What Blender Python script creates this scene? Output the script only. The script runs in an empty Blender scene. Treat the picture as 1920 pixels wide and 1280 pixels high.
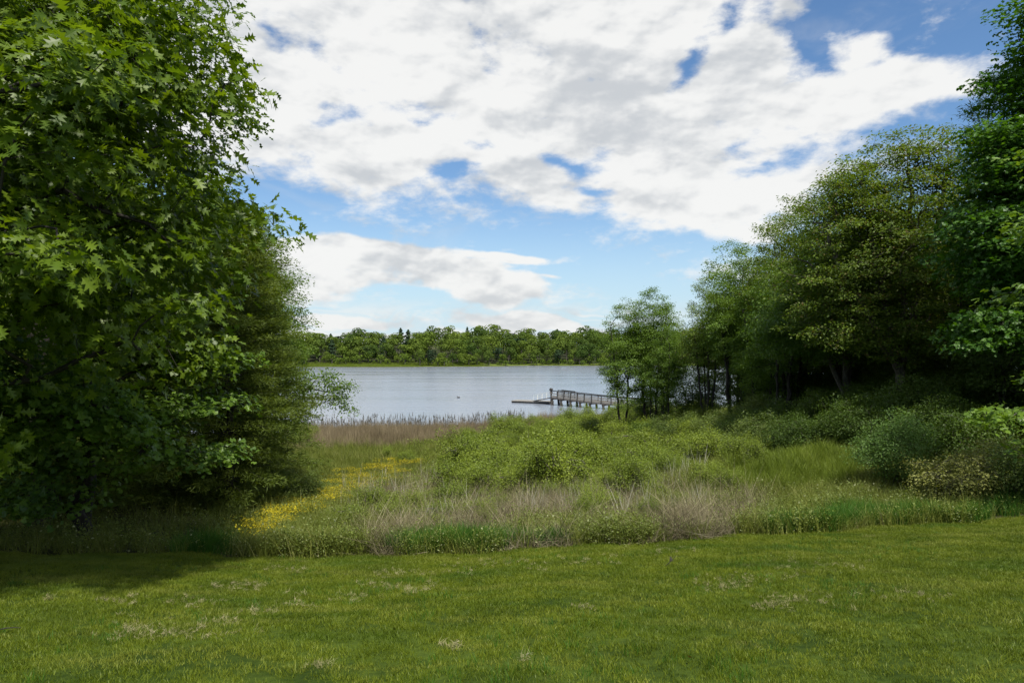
import bpy, math, random
import numpy as np
from mathutils import Vector, Euler

rng = np.random.default_rng(11)
S = bpy.context.scene
C = S.collection
R = math.radians

# ------------------------------------------------------------------ camera
# level camera 1.6 m above the lawn, 24 mm lens, a little vertical shift; z = 0 is the water
F = 1280.0; CX = 960.0; HY = 662.0; CZ = 9.0     # metres <-> photo pixels: px = CX + F x / y, py = HY - F (z - CZ) / y
cam = bpy.data.cameras.new('camera')
cam.lens = 24.0; cam.sensor_width = 36.0
cam.shift_y = (HY - 640.0) / 1920.0
cam.clip_start = 0.1; cam.clip_end = 6000
co = bpy.data.objects.new('camera', cam); C.objects.link(co)
co.location = (0, 0, CZ); co.rotation_euler = (R(90), 0, 0)
S.camera = co

# ------------------------------------------------------------------ sun, sky
SUN = Vector((0.17, -0.46, 0.86)).normalized()
sl = bpy.data.lights.new('sun', 'SUN'); sl.energy = 4.8; sl.angle = R(2.5); sl.color = (1.0, 0.95, 0.86)
so = bpy.data.objects.new('sun', sl); C.objects.link(so)
so.rotation_euler = SUN.to_track_quat('Z', 'Y').to_euler(); so.location = (-20, -20, 60)

S.view_settings.view_transform = 'Standard'
S.view_settings.look = 'None'
S.view_settings.exposure = 0.35
S.view_settings.gamma = 1.0
S.view_settings.use_curve_mapping = False
S.cycles.max_bounces = 6; S.cycles.diffuse_bounces = 3; S.cycles.glossy_bounces = 2
S.cycles.transmission_bounces = 4; S.cycles.transparent_max_bounces = 4
S.cycles.caustics_reflective = False; S.cycles.caustics_refractive = False
S.cycles.use_denoising = True

world = bpy.data.worlds.new('World'); S.world = world
world.use_nodes = True
NT = world.node_tree; NT.nodes.clear()

class G:
    """tiny helper to write node graphs"""
    def __init__(s, nt): s.nt = nt
    def n(s, typ, **kw):
        nd = s.nt.nodes.new(typ)
        for k, v in kw.items(): setattr(nd, k, v)
        return nd
    def put(s, sock, v):
        if isinstance(v, bpy.types.NodeSocket): s.nt.links.new(v, sock)
        elif v is not None: sock.default_value = v
    def m(s, op, a, b=None, c=None, clamp=False):
        nd = s.n('ShaderNodeMath', operation=op, use_clamp=clamp)
        s.put(nd.inputs[0], a); s.put(nd.inputs[1], b); s.put(nd.inputs[2], c)
        return nd.outputs[0]
    def vm(s, op, a, b=None, scale=None):
        nd = s.n('ShaderNodeVectorMath', operation=op)
        s.put(nd.inputs[0], a); s.put(nd.inputs[1], b)
        if scale is not None: s.put(nd.inputs['Scale'], scale)
        return nd.outputs[0]
    def mix(s, f, a, b, blend='MIX'):
        nd = s.n('ShaderNodeMix', data_type='RGBA', blend_type=blend)
        s.put(nd.inputs[0], f); s.put(nd.inputs[6], a); s.put(nd.inputs[7], b)
        return nd.outputs[2]
    def ss(s, x, lo, hi, a=0.0, b=1.0):
        nd = s.n('ShaderNodeMapRange', interpolation_type='SMOOTHSTEP')
        s.put(nd.inputs[0], x); s.put(nd.inputs[1], lo); s.put(nd.inputs[2], hi); s.put(nd.inputs[3], a); s.put(nd.inputs[4], b)
        return nd.outputs[0]
    def noise(s, vec, scale, detail=4, rough=0.55, dist=0.0, lac=2.0):
        nd = s.n('ShaderNodeTexNoise')
        s.put(nd.inputs['Vector'], vec); s.put(nd.inputs['Scale'], scale); s.put(nd.inputs['Detail'], detail)
        s.put(nd.inputs['Roughness'], rough); s.put(nd.inputs['Distortion'], dist); s.put(nd.inputs['Lacunarity'], lac)
        return nd.outputs[0]

def rgb(r, g, b): return (r, g, b, 1.0)

def build_sky():
    g = G(NT)
    sky = g.n('ShaderNodeTexSky', sky_type='NISHITA', sun_disc=False)
    sky.sun_elevation = math.asin(SUN.z); sky.sun_rotation = math.atan2(SUN.x, SUN.y)
    sky.air_density = 1.0; sky.dust_density = 0.0; sky.ozone_density = 3.0; sky.altitude = 20
    tc = g.n('ShaderNodeTexCoord').outputs['Generated']
    nrm = g.vm('NORMALIZE', tc)
    sp = g.n('ShaderNodeSeparateXYZ'); g.put(sp.inputs[0], nrm)
    x, y, z = sp.outputs
    az = g.m('ARCTAN2', x, y)
    el = g.m('ARCSINE', z)
    ae = g.n('ShaderNodeCombineXYZ'); g.put(ae.inputs[0], az); g.put(ae.inputs[1], el); ae = ae.outputs[0]
    # cloud-layer coordinates: the direction projected on a plane overhead
    zz = g.m('ADD', g.m('MAXIMUM', z, 0.0), 0.16)
    pl = g.n('ShaderNodeCombineXYZ'); g.put(pl.inputs[0], g.m('DIVIDE', x, zz)); g.put(pl.inputs[1], g.m('DIVIDE', y, zz)); pl = pl.outputs[0]
    stretch = g.vm('MULTIPLY', ae, (1.0, 1.9, 1.0))
    warp = g.n('ShaderNodeTexNoise'); g.put(warp.inputs['Vector'], stretch); g.put(warp.inputs['Scale'], 5.0); g.put(warp.inputs['Detail'], 3)
    wv = g.vm('SCALE', g.vm('SUBTRACT', warp.outputs[1], (0.5, 0.5, 0.5)), scale=0.13)
    aew = g.vm('ADD', ae, wv)
    def blob(px, py, rx, ry, rot=0.0, w=1.0):
        u = (px - CX) / F; v = (HY - py) / F
        a = math.atan(u); e = math.atan(v * math.cos(a))
        mp = g.n('ShaderNodeMapping', vector_type='TEXTURE')
        g.put(mp.inputs['Vector'], aew)
        mp.inputs['Location'].default_value = (a, e, 0)
        mp.inputs['Rotation'].default_value = (0, 0, R(rot))
        mp.inputs['Scale'].default_value = (rx / F * math.cos(a) ** 1.5, ry / F * math.cos(a), 1e4)
        gr = g.n('ShaderNodeTexGradient', gradient_type='SPHERICAL')
        g.put(gr.inputs[0], mp.outputs[0])
        o = gr.outputs['Fac']
        return g.m('MULTIPLY', o, w) if w != 1.0 else o
    clouds = [(430, 160, 330, 190, 0, 1.6), (760, 150, 420, 230, -12, 1.9), (640, 60, 420, 150, 0, 1.6), (1050, 190, 420, 200, -10, 1.9), (980, 330, 260, 62, -10, 1.2), (1330, 310, 300, 130, 2, 1.7),
              (1400, 120, 105, 120, 0, 1.5), (1560, 195, 300, 80, 9, 1.35), (1690, 140, 95, 40, 18, 1.15), (1150, 40, 330, 130, 0, 1.6), (1150, 100, 260, 150, 0, 1.6),
              (300, 100, 320, 250, 0, 1.6), (1575, 70, 62, 75, 30, .95), (1480, 10, 40, 40, 0, .6), (500, 300, 150, 40, -14, .62), (1330, 395, 220, 66, -6, 1.3),
              (690, 503, 215, 60, -1, 2.0), (560, 512, 150, 60, 0, 1.8), (800, 510, 190, 56, 0, 1.6), (900, 542, 180, 36, -3, 1.5), (940, 482, 150, 20, -2, 1.2), (1040, 533, 36, 12, 0, .8),
              (640, 594, 170, 22, 0, 1.1), (990, 602, 180, 28, -5, 1.7), (300, 540, 250, 80, 0, 1.5), (760, 640, 500, 26, 0, 1.2),
              (1900, 640, 400, 26, 0, .8)]
    cov = None
    for b in clouds:
        o = blob(*b)
        if cov is None: cov = o
        else: cov = g.m('SMOOTH_MAX', cov, o, 0.12)
    holes = [(1300, 95, 34, 85, -28, 1.0), (640, 215, 90, 26, 6, .75), (885, 255, 50, 36, -30, .8), (1065, 300, 95, 24, -14, .9), (860, 330, 90, 34, 4, .85),
             (1480, 287, 110, 22, 0, .6), (520, 25, 90, 42, -30, .9), (605, 75, 28, 60, 30, .55), (1100, 345, 80, 20, -14, .7), (790, 188, 70, 14, 0, .5), (450, 235, 60, 22, 0, .5),
             (1375, 20, 40, 50, 40, .7), (770, 100, 40, 40, 20, .3), (1390, 255, 60, 18, 0, .4)]
    hole = None
    for b in holes:
        o = blob(*b); hole = o if hole is None else g.m('ADD', hole, o)
    # broken cloud everywhere the photograph does not look
    gen = g.ss(g.noise(pl, 0.55, 3, 0.5), 0.44, 0.66, 0.0, 1.3)
    out = g.m('MAXIMUM', g.ss(g.m('ABSOLUTE', az), 0.66, 0.80), g.ss(el, 0.47, 0.60))
    cov = g.m('MAXIMUM', cov, g.m('MULTIPLY', gen, out))
    def cnoise(p, oct_):
        a = g.noise(p, 7.0, oct_, 0.62, 0.15)
        b = g.noise(p, 26.0, max(oct_ - 3, 2), 0.60, 0.25)
        return g.m('ADD', g.m('MULTIPLY', a, 0.70), g.m('MULTIPLY', b, 0.30))
    fb = cnoise(stretch, 9)
    fb2 = g.noise(g.vm('ADD', pl, (3.1, 1.7, 0)), 2.2, 8, 0.62, 0.2)
    f = g.m('ADD', g.m('MULTIPLY', fb, 0.72), g.m('MULTIPLY', fb2, 0.28))
    D = g.m('ADD', g.m('SUBTRACT', g.m('MINIMUM', cov, 0.72), g.m('MULTIPLY', hole, 0.68)), g.m('MULTIPLY', g.m('SUBTRACT', f, 0.5), 3.1))
    alpha = g.ss(D, 0.06, 0.56)
    # relief: brighter where the cloud thickens towards the sun (up and to the left), greyer underneath
    off = g.vm('ADD', stretch, (-0.010, 0.034, 0))
    rel = g.m('SUBTRACT', g.noise(stretch, 7.0, 5, 0.5, 0.15), g.noise(off, 7.0, 5, 0.5, 0.15))
    rel2 = g.m('SUBTRACT', g.noise(stretch, 24.0, 3, 0.5, 0.2), g.noise(g.vm('ADD', stretch, (-0.003, 0.009, 0)), 24.0, 3, 0.5, 0.2))
    big = g.noise(g.vm('ADD', stretch, (7.0, 2.0, 0)), 3.6, 4, 0.55)
    sh = g.m('ADD', g.m('ADD', g.m('MULTIPLY', rel, 2.5), g.m('MULTIPLY', rel2, 0.6)), g.m('MULTIPLY', g.m('SUBTRACT', 0.50, big), 1.9))
    sh = g.m('SUBTRACT', sh, g.m('MULTIPLY', g.ss(D, 0.5, 1.2), 0.10))
    sh = g.m('MULTIPLY', g.m('ADD', sh, 0.02), g.ss(el, 0.05, 0.22, 1.25, 1.0))
    t = g.ss(sh, -0.45, 0.22)
    ccol = g.mix(t, rgb(0.575, 0.60, 0.625), rgb(0.88, 0.88, 0.865))
    # far cloud decks near the horizon are creamier and softer
    low = g.ss(el, 0.02, 0.17, 1.0, 0.0)
    ccol = g.mix(g.m('MULTIPLY', low, 0.30), ccol, rgb(0.76, 0.77, 0.77))
    bg1 = g.n('ShaderNodeBackground'); g.put(bg1.inputs[0], sky.outputs[0]); bg1.inputs[1].default_value = 0.110
    hs = g.n('ShaderNodeHueSaturation'); hs.inputs['Saturation'].default_value = 1.12; g.put(hs.inputs['Color'], sky.outputs[0])
    hz = g.ss(el, -0.02, 0.26, 0.96, 0.0)
    g.put(bg1.inputs[0], g.mix(hz, hs.outputs[0], rgb(3.9, 5.2, 6.1)))
    bg2 = g.n('ShaderNodeBackground'); g.put(bg2.inputs[0], ccol); bg2.inputs[1].default_value = 0.83
    # thin veil
    veil = g.m('MULTIPLY', g.ss(g.noise(g.vm('MULTIPLY', ae, (1.0, 3.0, 1.0)), 4.0, 6, 0.6, 1.0), 0.5, 0.75), 0.22)
    deck = g.ss(g.noise(g.vm('MULTIPLY', aew, (3.0, 17.0, 1.0)), 2.2, 6, 0.6, 0.6), 0.40, 0.60)
    deck = g.m('MULTIPLY', g.m('MULTIPLY', deck, g.ss(el, 0.045, 0.085, 0.85, 0.0)), g.ss(az, 0.12, 0.22, 1.0, 0.45))
    fac = g.m('MAXIMUM', g.m('MAXIMUM', g.m('MULTIPLY', alpha, 0.97), veil), deck)
    fac = g.m('MULTIPLY', fac, g.ss(z, -0.03, 0.0))
    mx = g.n('ShaderNodeMixShader'); g.put(mx.inputs[0], fac); g.put(mx.inputs[1], bg1.outputs[0]); g.put(mx.inputs[2], bg2.outputs[0])
    o = g.n('ShaderNodeOutputWorld'); g.put(o.inputs[0], mx.outputs[0])
    world.cycles.sampling_method = 'MANUAL'; world.cycles.sample_map_resolution = 512
build_sky()

# ------------------------------------------------------------------ object helpers
def tag(o, label=None, cat=None, group=None, kind=None):
    if label: o['label'] = label
    if cat: o['category'] = cat
    if group: o['group'] = group
    if kind: o['kind'] = kind
    return o

def empty(name, loc, rz=0.0, scale=1.0):
    o = bpy.data.objects.new(name, None); C.objects.link(o)
    o.location = loc; o.rotation_euler = (0, 0, rz)
    o.scale = (scale,) * 3 if not hasattr(scale, '__len__') else scale
    o.empty_display_size = 0.2
    return o

def link(name, me, parent=None):
    o = bpy.data.objects.new(name, me); C.objects.link(o)
    if parent: o.parent = parent
    return o

def raw_mesh(name, V, Fc, mats, rnd=None, smooth=False, midx=None, extra=None):
    """V (n,3), Fc (m,k) equal-sized faces or list of arrays"""
    me = bpy.data.meshes.new(name)
    Fs = Fc if isinstance(Fc, list) else [Fc]
    Fs = [np.asarray(f, dtype=np.int32) for f in Fs if len(f)]
    V = np.asarray(V, dtype=np.float32)
    me.vertices.add(len(V)); me.vertices.foreach_set('co', V.ravel())
    loops = np.concatenate([f.ravel() for f in Fs]); nf = sum(len(f) for f in Fs)
    counts = np.concatenate([np.full(len(f), f.shape[1], dtype=np.int32) for f in Fs])
    starts = np.concatenate([[0], np.cumsum(counts)[:-1]]).astype(np.int32)
    me.loops.add(len(loops)); me.loops.foreach_set('vertex_index', loops)
    me.polygons.add(nf); me.polygons.foreach_set('loop_start', starts)
    for m in (mats if isinstance(mats, (list, tuple)) else [mats]): me.materials.append(m)
    if midx is not None: me.polygons.foreach_set('material_index', np.asarray(midx, dtype=np.int32))
    me.polygons.foreach_set('use_smooth', np.full(nf, smooth, dtype=bool))
    if rnd is not None:
        a = me.attributes.new('rnd', 'FLOAT', 'POINT'); a.data.foreach_set('value', np.asarray(rnd, dtype=np.float32))
    me.update(calc_edges=True)
    return me

def norm(a): return a / np.maximum(np.linalg.norm(a, axis=-1, keepdims=True), 1e-9)

def frames(N, T):
    """orthonormal frames with z = N and y ~ T"""
    N = norm(N); X = norm(np.cross(T, N)); Y = np.cross(N, X)
    return np.stack([X, Y, N], axis=-1)           # columns

def stamp(P, Fr, size, tv, tf):
    """copies of one small template at every point"""
    tv = np.asarray(tv, float); tf = np.asarray(tf, int)
    n = len(P); k = len(tv)
    V = np.einsum('nij,kj->nki', Fr, tv) * np.asarray(size)[:, None, None] + P[:, None, :]
    Fc = tf[None, :, :] + (np.arange(n) * k)[:, None, None]
    return V.reshape(-1, 3), Fc.reshape(-1, tf.shape[1]), k

# ------------------------------------------------------------------ materials
def new_mat(name):
    m = bpy.data.materials.new(name); m.use_nodes = True; m.node_tree.nodes.clear()
    return m, G(m.node_tree)

def out(g, sh, disp=None):
    o = g.n('ShaderNodeOutputMaterial'); g.put(o.inputs[0], sh)

def leaf_mat(name, ca, cb, trans=0.32, rough=0.5, spec=0.35, cc=None, nscale=0.6, obvar=0.25, tcol=(1.5, 1.45, .5)):
    m, g = new_mat(name)
    at = g.n('ShaderNodeAttribute', attribute_name='rnd').outputs['Fac']
    pos = g.n('ShaderNodeNewGeometry').outputs['Position']
    oi = g.n('ShaderNodeObjectInfo').outputs['Random']
    n = g.noise(pos, nscale, 2, 0.5)
    f = g.m('ADD', g.m('MULTIPLY', at, 0.55), g.m('MULTIPLY', g.m('SUBTRACT', n, 0.28), 0.9))
    f = g.m('ADD', f, g.m('MULTIPLY', g.m('SUBTRACT', oi, 0.5), obvar), clamp=True)
    col = g.mix(f, rgb(*ca), rgb(*cb))
    if cc: col = g.mix(g.ss(at, 0.90, 0.96), col, rgb(*cc))
    p = g.n('ShaderNodeBsdfPrincipled'); g.put(p.inputs['Base Color'], col)
    p.inputs['Roughness'].default_value = rough; p.inputs['Specular IOR Level'].default_value = spec
    tr = g.n('ShaderNodeBsdfTranslucent'); g.put(tr.inputs[0], g.mix(1.0, col, rgb(*tcol), 'MULTIPLY'))
    mx = g.n('ShaderNodeMixShader'); g.put(mx.inputs[0], trans); g.put(mx.inputs[1], p.outputs[0]); g.put(mx.inputs[2], tr.outputs[0])
    out(g, mx.outputs[0]); return m

def bark_mat(name, ca, cb):
    m, g = new_mat(name)
    tc = g.n('ShaderNodeTexCoord').outputs['Object']
    n = g.noise(g.vm('MULTIPLY', tc, (6, 6, 1.2)), 3.0, 6, 0.65)
    col = g.mix(g.ss(n, 0.35, 0.65), rgb(*ca), rgb(*cb))
    p = g.n('ShaderNodeBsdfPrincipled'); g.put(p.inputs['Base Color'], col); p.inputs['Roughness'].default_value = 0.85
    b = g.n('ShaderNodeBump'); b.inputs['Strength'].default_value = 0.7; b.inputs['Distance'].default_value = 0.03; g.put(b.inputs['Height'], n); g.put(p.inputs['Normal'], b.outputs[0])
    out(g, p.outputs[0]); return m

def wood_mat(name, ca, cb, scale=(2, 14, 14)):
    m, g = new_mat(name)
    tc = g.n('ShaderNodeTexCoord').outputs['Object']
    n = g.noise(g.vm('MULTIPLY', tc, scale), 1.0, 6, 0.7, 0.5)
    col = g.mix(g.ss(n, 0.3, 0.7), rgb(*ca), rgb(*cb))
    p = g.n('ShaderNodeBsdfPrincipled'); g.put(p.inputs['Base Color'], col); p.inputs['Roughness'].default_value = 0.8
    out(g, p.outputs[0]); return m

M = {}
M['oak'] = leaf_mat('oak_leaf', (.034, .082, .005), (.170, .250, .014), .42, .46, .45, nscale=.9)
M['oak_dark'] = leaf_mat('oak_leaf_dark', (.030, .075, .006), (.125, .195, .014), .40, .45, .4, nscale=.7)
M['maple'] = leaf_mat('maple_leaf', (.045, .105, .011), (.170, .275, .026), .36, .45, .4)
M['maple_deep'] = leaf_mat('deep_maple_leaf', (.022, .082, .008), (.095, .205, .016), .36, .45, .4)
M['spring'] = leaf_mat('spring_leaf', (.066, .116, .014), (.210, .295, .036), .40, .5, .35, cc=(.16, .13, .05))
M['slim'] = leaf_mat('slim_tree_leaf', (.052, .110, .013), (.175, .275, .032), .40, .5, .35)
M['olive'] = leaf_mat('olive_needle', (.058, .090, .012), (.155, .205, .030), .38, .6, .25)
M['pine'] = leaf_mat('pine_needle', (.012, .034, .012), (.034, .066, .020), .2, .6, .25)
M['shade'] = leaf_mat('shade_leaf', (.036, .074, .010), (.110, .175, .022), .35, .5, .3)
M['willow'] = leaf_mat('willow_shrub_leaf', (.075, .125, .010), (.240, .300, .028), .26, .5, .35, nscale=.35)
M['shrub'] = leaf_mat('shrub_leaf', (.060, .105, .018), (.180, .235, .050), .36, .5, .35)
M['pale_shrub'] = leaf_mat('pale_shrub_leaf', (.055, .120, .020), (.165, .270, .055), .3, .5, .35)
M['yellow_shrub'] = leaf_mat('yellow_shrub_leaf', (.150, .165, .035), (.300, .310, .085), .3, .5, .3)
M['weed'] = leaf_mat('weed_leaf', (.085, .125, .018), (.240, .290, .060), .35, .5, .35, cc=(.35, .38, .20))
M['far_green'] = leaf_mat('far_green_leaf', (.040, .078, .012), (.115, .165, .022), .25, .7, .15, nscale=.05, obvar=.9, tcol=(1.2, 1.2, .5))
M['far_lime'] = leaf_mat('far_lime_leaf', (.075, .125, .014), (.150, .205, .026), .25, .7, .15, nscale=.05, obvar=.5, tcol=(1.2, 1.2, .5))
M['far_pine'] = leaf_mat('far_pine_needle', (.016, .036, .016), (.040, .068, .026), .15, .7, .15, nscale=.1, obvar=.5, tcol=(1.1, 1.1, .6))
M['far_grey'] = leaf_mat('far_grey_twig', (.080, .095, .045), (.140, .150, .075), .2, .7, .15, nscale=.1, obvar=.5, tcol=(1.1, 1.1, .8))
M['bark'] = bark_mat('grey_brown_bark', (.040, .035, .028), (.140, .125, .100))
M['bark_dark'] = bark_mat('dark_bark', (.012, .010, .008), (.040, .034, .027))
M['bark_pale'] = bark_mat('pale_bark', (.09, .085, .075), (.22, .21, .19))
M['wood'] = wood_mat('weathered_wood', (.13, .12, .10), (.38, .355, .32))
M['wood_mid'] = wood_mat('grey_wood', (.08, .07, .06), (.20, .18, .16))
M['wood_dark'] = wood_mat('dark_wet_wood', (.012, .011, .010), (.045, .040, .034))
M['white_paint'] = wood_mat('white_paint', (.62, .62, .56), (.80, .80, .74))

def blade_mat(name, stops, nscale=1.2, trans=.3, fine=0.5, rough=.55, spec=.3, patch=None):
    """grass: colour from a world-space patch noise plus the blade's own random"""
    m, g = new_mat(name)
    at = g.n('ShaderNodeAttribute', attribute_name='rnd').outputs['Fac']
    oi = g.n('ShaderNodeObjectInfo').outputs['Random']
    pos = g.n('ShaderNodeNewGeometry').outputs['Position']
    n = g.noise(g.vm('MULTIPLY', pos, (1, 1, 0)), nscale, 4, 0.6)
    f = g.m('ADD', g.m('MULTIPLY', g.ss(n, .32, .68), 1 - fine), g.m('MULTIPLY', g.m('ADD', g.m('MULTIPLY', at, .5), g.m('MULTIPLY', oi, .5)), fine))
    cr = g.n('ShaderNodeValToRGB'); g.put(cr.inputs[0], f)
    els = cr.color_ramp.elements
    while len(els) < len(stops): els.new(0.5)
    for e, (p_, c_) in zip(els, stops): e.position = p_; e.color = rgb(*c_)
    col = cr.outputs[0]
    if patch: col = patch(g, pos, at, col)
    p = g.n('ShaderNodeBsdfPrincipled'); g.put(p.inputs['Base Color'], col)
    p.inputs['Roughness'].default_value = rough; p.inputs['Specular IOR Level'].default_value = spec
    tr = g.n('ShaderNodeBsdfTranslucent'); g.put(tr.inputs[0], col)
    mx = g.n('ShaderNodeMixShader'); g.put(mx.inputs[0], trans); g.put(mx.inputs[1], p.outputs[0]); g.put(mx.inputs[2], tr.outputs[0])
    out(g, mx.outputs[0]); return m

def lawn_patch(g, pos, at, col):
    # mowing drift and dry spots: long soft streaks running across the slope
    st = g.noise(g.vm('MULTIPLY', pos, (0.35, 1.3, 0)), 1.3, 3, 0.55, 0.3)
    col = g.mix(g.m('MULTIPLY', g.ss(st, .50, .68), .55), col, rgb(.235, .260, .040))
    dk = g.noise(g.vm('MULTIPLY', g.vm('ADD', pos, (9, 4, 0)), (0.5, 1.1, 0)), .8, 3, 0.55)
    col = g.mix(g.m('MULTIPLY', g.ss(dk, .52, .70), .65), col, rgb(.060, .125, .008))
    dr = g.noise(g.vm('MULTIPLY', g.vm('ADD', pos, (3, 14, 0)), (0.6, 1.6, 0)), 1.1, 5, 0.65)
    dry = g.m('MULTIPLY', g.ss(dr, .60, .74), g.ss(at, .25, .8))
    col = g.mix(g.m('MULTIPLY', dry, .75), col, rgb(.26, .23, .11))
    return col
M['lawn'] = blade_mat('lawn_blade', [(.0, (.074, .112, .006)), (.45, (.126, .172, .009)), (.8, (.180, .222, .016)), (1, (.26, .27, .06))], 1.1, .3, .42, .5, .3, lawn_patch)
M['lush'] = blade_mat('lush_blade', [(.0, (.030, .090, .008)), (.6, (.062, .160, .012)), (1, (.13, .22, .03))], .8, .35, .6)
M['marsh'] = blade_mat('marsh_blade', [(.0, (.070, .095, .014)), (.45, (.145, .180, .024)), (.75, (.220, .240, .045)), (1, (.36, .31, .17))], .5, .35, .6)
M['mound'] = blade_mat('mound_blade', [(.0, (.085, .130, .010)), (.6, (.165, .225, .020)), (1, (.25, .29, .05))], .7, .35, .6)
M['reed'] = blade_mat('dead_reed', [(.0, (.055, .046, .026)), (.4, (.16, .138, .078)), (.8, (.32, .285, .18)), (1, (.50, .46, .34))], .5, .15, .75, .8, .1)
M['brown_reed'] = blade_mat('brown_reed', [(.0, (.100, .082, .048)), (.5, (.215, .172, .105)), (1, (.34, .28, .18))], .25, .15, .6, .8, .1)
M['plume'] = blade_mat('reed_plume', [(.0, (.050, .046, .036)), (1, (.14, .125, .095))], .3, .1, .6, .9, .05)
M['flower'] = blade_mat('yellow_flower', [(.0, (.32, .27, .012)), (.6, (.46, .39, .015)), (1, (.60, .52, .04))], .6, .2, .7, .6, .2)
M['white_tip'] = blade_mat('pale_catkin', [(.0, (.35, .34, .27)), (1, (.60, .58, .48))], .6, .2, .7, .8, .1)
M['clipping'] = blade_mat('dry_clipping', [(.0, (.20, .19, .08)), (.6, (.33, .30, .16)), (1, (.46, .42, .26))], 1.5, .1, .7, .8, .1)
M['dead_leaf'] = leaf_mat('dead_leaf', (.10, .045, .015), (.20, .10, .04), .15, .7, .2)
M['pale_leaf'] = leaf_mat('pale_leaf', (.30, .31, .22), (.42, .42, .33), .2, .7, .2)

# ------------------------------------------------------------------ terrain
def interp(x, xs, ys): return np.interp(x, xs, ys)
def lawn_edge(x):
    return interp(x, [-60, -14, -8, -3, 0, 3.7, 7.5, 11, 16, 30, 60], [9, 11.6, 12.5, 13.3, 13.4, 14.0, 14.8, 15.3, 16.5, 18, 19]) + .10 * np.sin(x * 1.7) + .07 * np.sin(x * 4.1 + 1)
def edge_z(x):
    return interp(x, [-60, -14, -8.4, -3, 0, 3.7, 7.5, 11, 16, 60], [6.6, 5.65, 5.36, 5.02, 5.13, 5.19, 5.19, 5.29, 5.5, 6.2])
def shore(x):
    return interp(x, [-200, -30, -15, -4, 1, 4, 9, 14, 22, 45, 200], [80, 74, 77, 80, 84, 89, 97, 102, 107, 116, 120])
def far_shore(x):
    return interp(x, [-900, -160, -60, -15, 5, 60, 900], [432, 438, 444, 462, 482, 486, 470]) + 3 * np.sin(x * .09) + 1.5 * np.sin(x * .31)
def vnoise(x, y, s, seed=0):
    a = np.sin(x * s * 1.3 + seed) * np.cos(y * s * 1.1 - seed * .7) + .5 * np.sin(x * s * 2.9 - y * s * 2.3 + seed * 1.9) + .25 * np.sin(x * s * 6.1 + y * s * 5.3 + seed)
    return a / 1.75
def sstep(x, a, b):
    t = np.clip((x - a) / (b - a), 0, 1); return t * t * (3 - 2 * t)
def H(x, y):
    x = np.asarray(x, float); y = np.asarray(y, float)
    e = lawn_edge(x); ze = edge_z(x)
    t = y / e
    lawn = 7.4 - (7.4 - ze) * t + .05 * vnoise(x, y, .5) * sstep(y, 3, 7) * (1 - sstep(t, .8, 1))
    s = np.maximum(y - e, 0) * 65 / (shore(x) - e)
    base = interp(s, [0, .6, 1.5, 5, 12, 22, 37, 52, 65, 80, 120, 400], [0, -.12, -.35, -.85, -1.85, -2.85, -3.75, -4.5, -5.1, -5.7, -7.2, -9])
    marsh = (ze - 5.1) * (1 - sstep(s, 0, 30)) + 5.1 + base
    marsh = marsh + .10 * vnoise(x, y, .35, 2) * sstep(s, 1, 6) * (1 - sstep(s, 50, 62))
    marsh = marsh + sstep(x, 7, 20) * 1.1 * sstep(y, 17, 26) * (1 - sstep(s, 45, 64))
    marsh = marsh + .75 * np.exp(-((x - 9.5) / 4.2) ** 2 - ((y - 26) / 3.6) ** 2)
    marsh = marsh + sstep(-x, 7, 14) * .5 * sstep(y, 14, 20) * (1 - sstep(s, 45, 64))
    spit = .5 * np.exp(-((x + 99) / 42) ** 4 - ((y - 237) / 3.5) ** 2) * 8 - 7.7
    fs = far_shore(x)
    q = y - fs
    far = np.where(q < 0, -2 + q * .0, 0)
    far = interp(q, [-30, -6, 0, 2, 14, 60, 150, 300, 1200], [-8, -1.0, -.1, .35, 1.0, 7.0, 16, 18, 12]) + 2.0 * vnoise(x, y, .012, 3) * sstep(q, 30, 120)
    z = np.where(y <= e, lawn, marsh)
    z = np.maximum(z, np.where((y > 200) & (y < 300), spit, -50))
    z = np.maximum(z, np.where(y > 380, far, -50))
    return z
def gz(x, y): return float(H(np.array([x]), np.array([y]))[0])

def grid_mesh(name, X, Y, mat):
    Z = H(X, Y); n, m = X.shape
    V = np.stack([X, Y, Z], -1).reshape(-1, 3)
    i = np.arange(n - 1)[:, None] * m + np.arange(m - 1)[None, :]
    Fc = np.stack([i, i + 1, i + m + 1, i + m], -1).reshape(-1, 4)
    me = raw_mesh(name, V, Fc, mat, smooth=True)
    if me.polygons[0].normal.z < 0: me.flip_normals()
    return me

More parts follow.
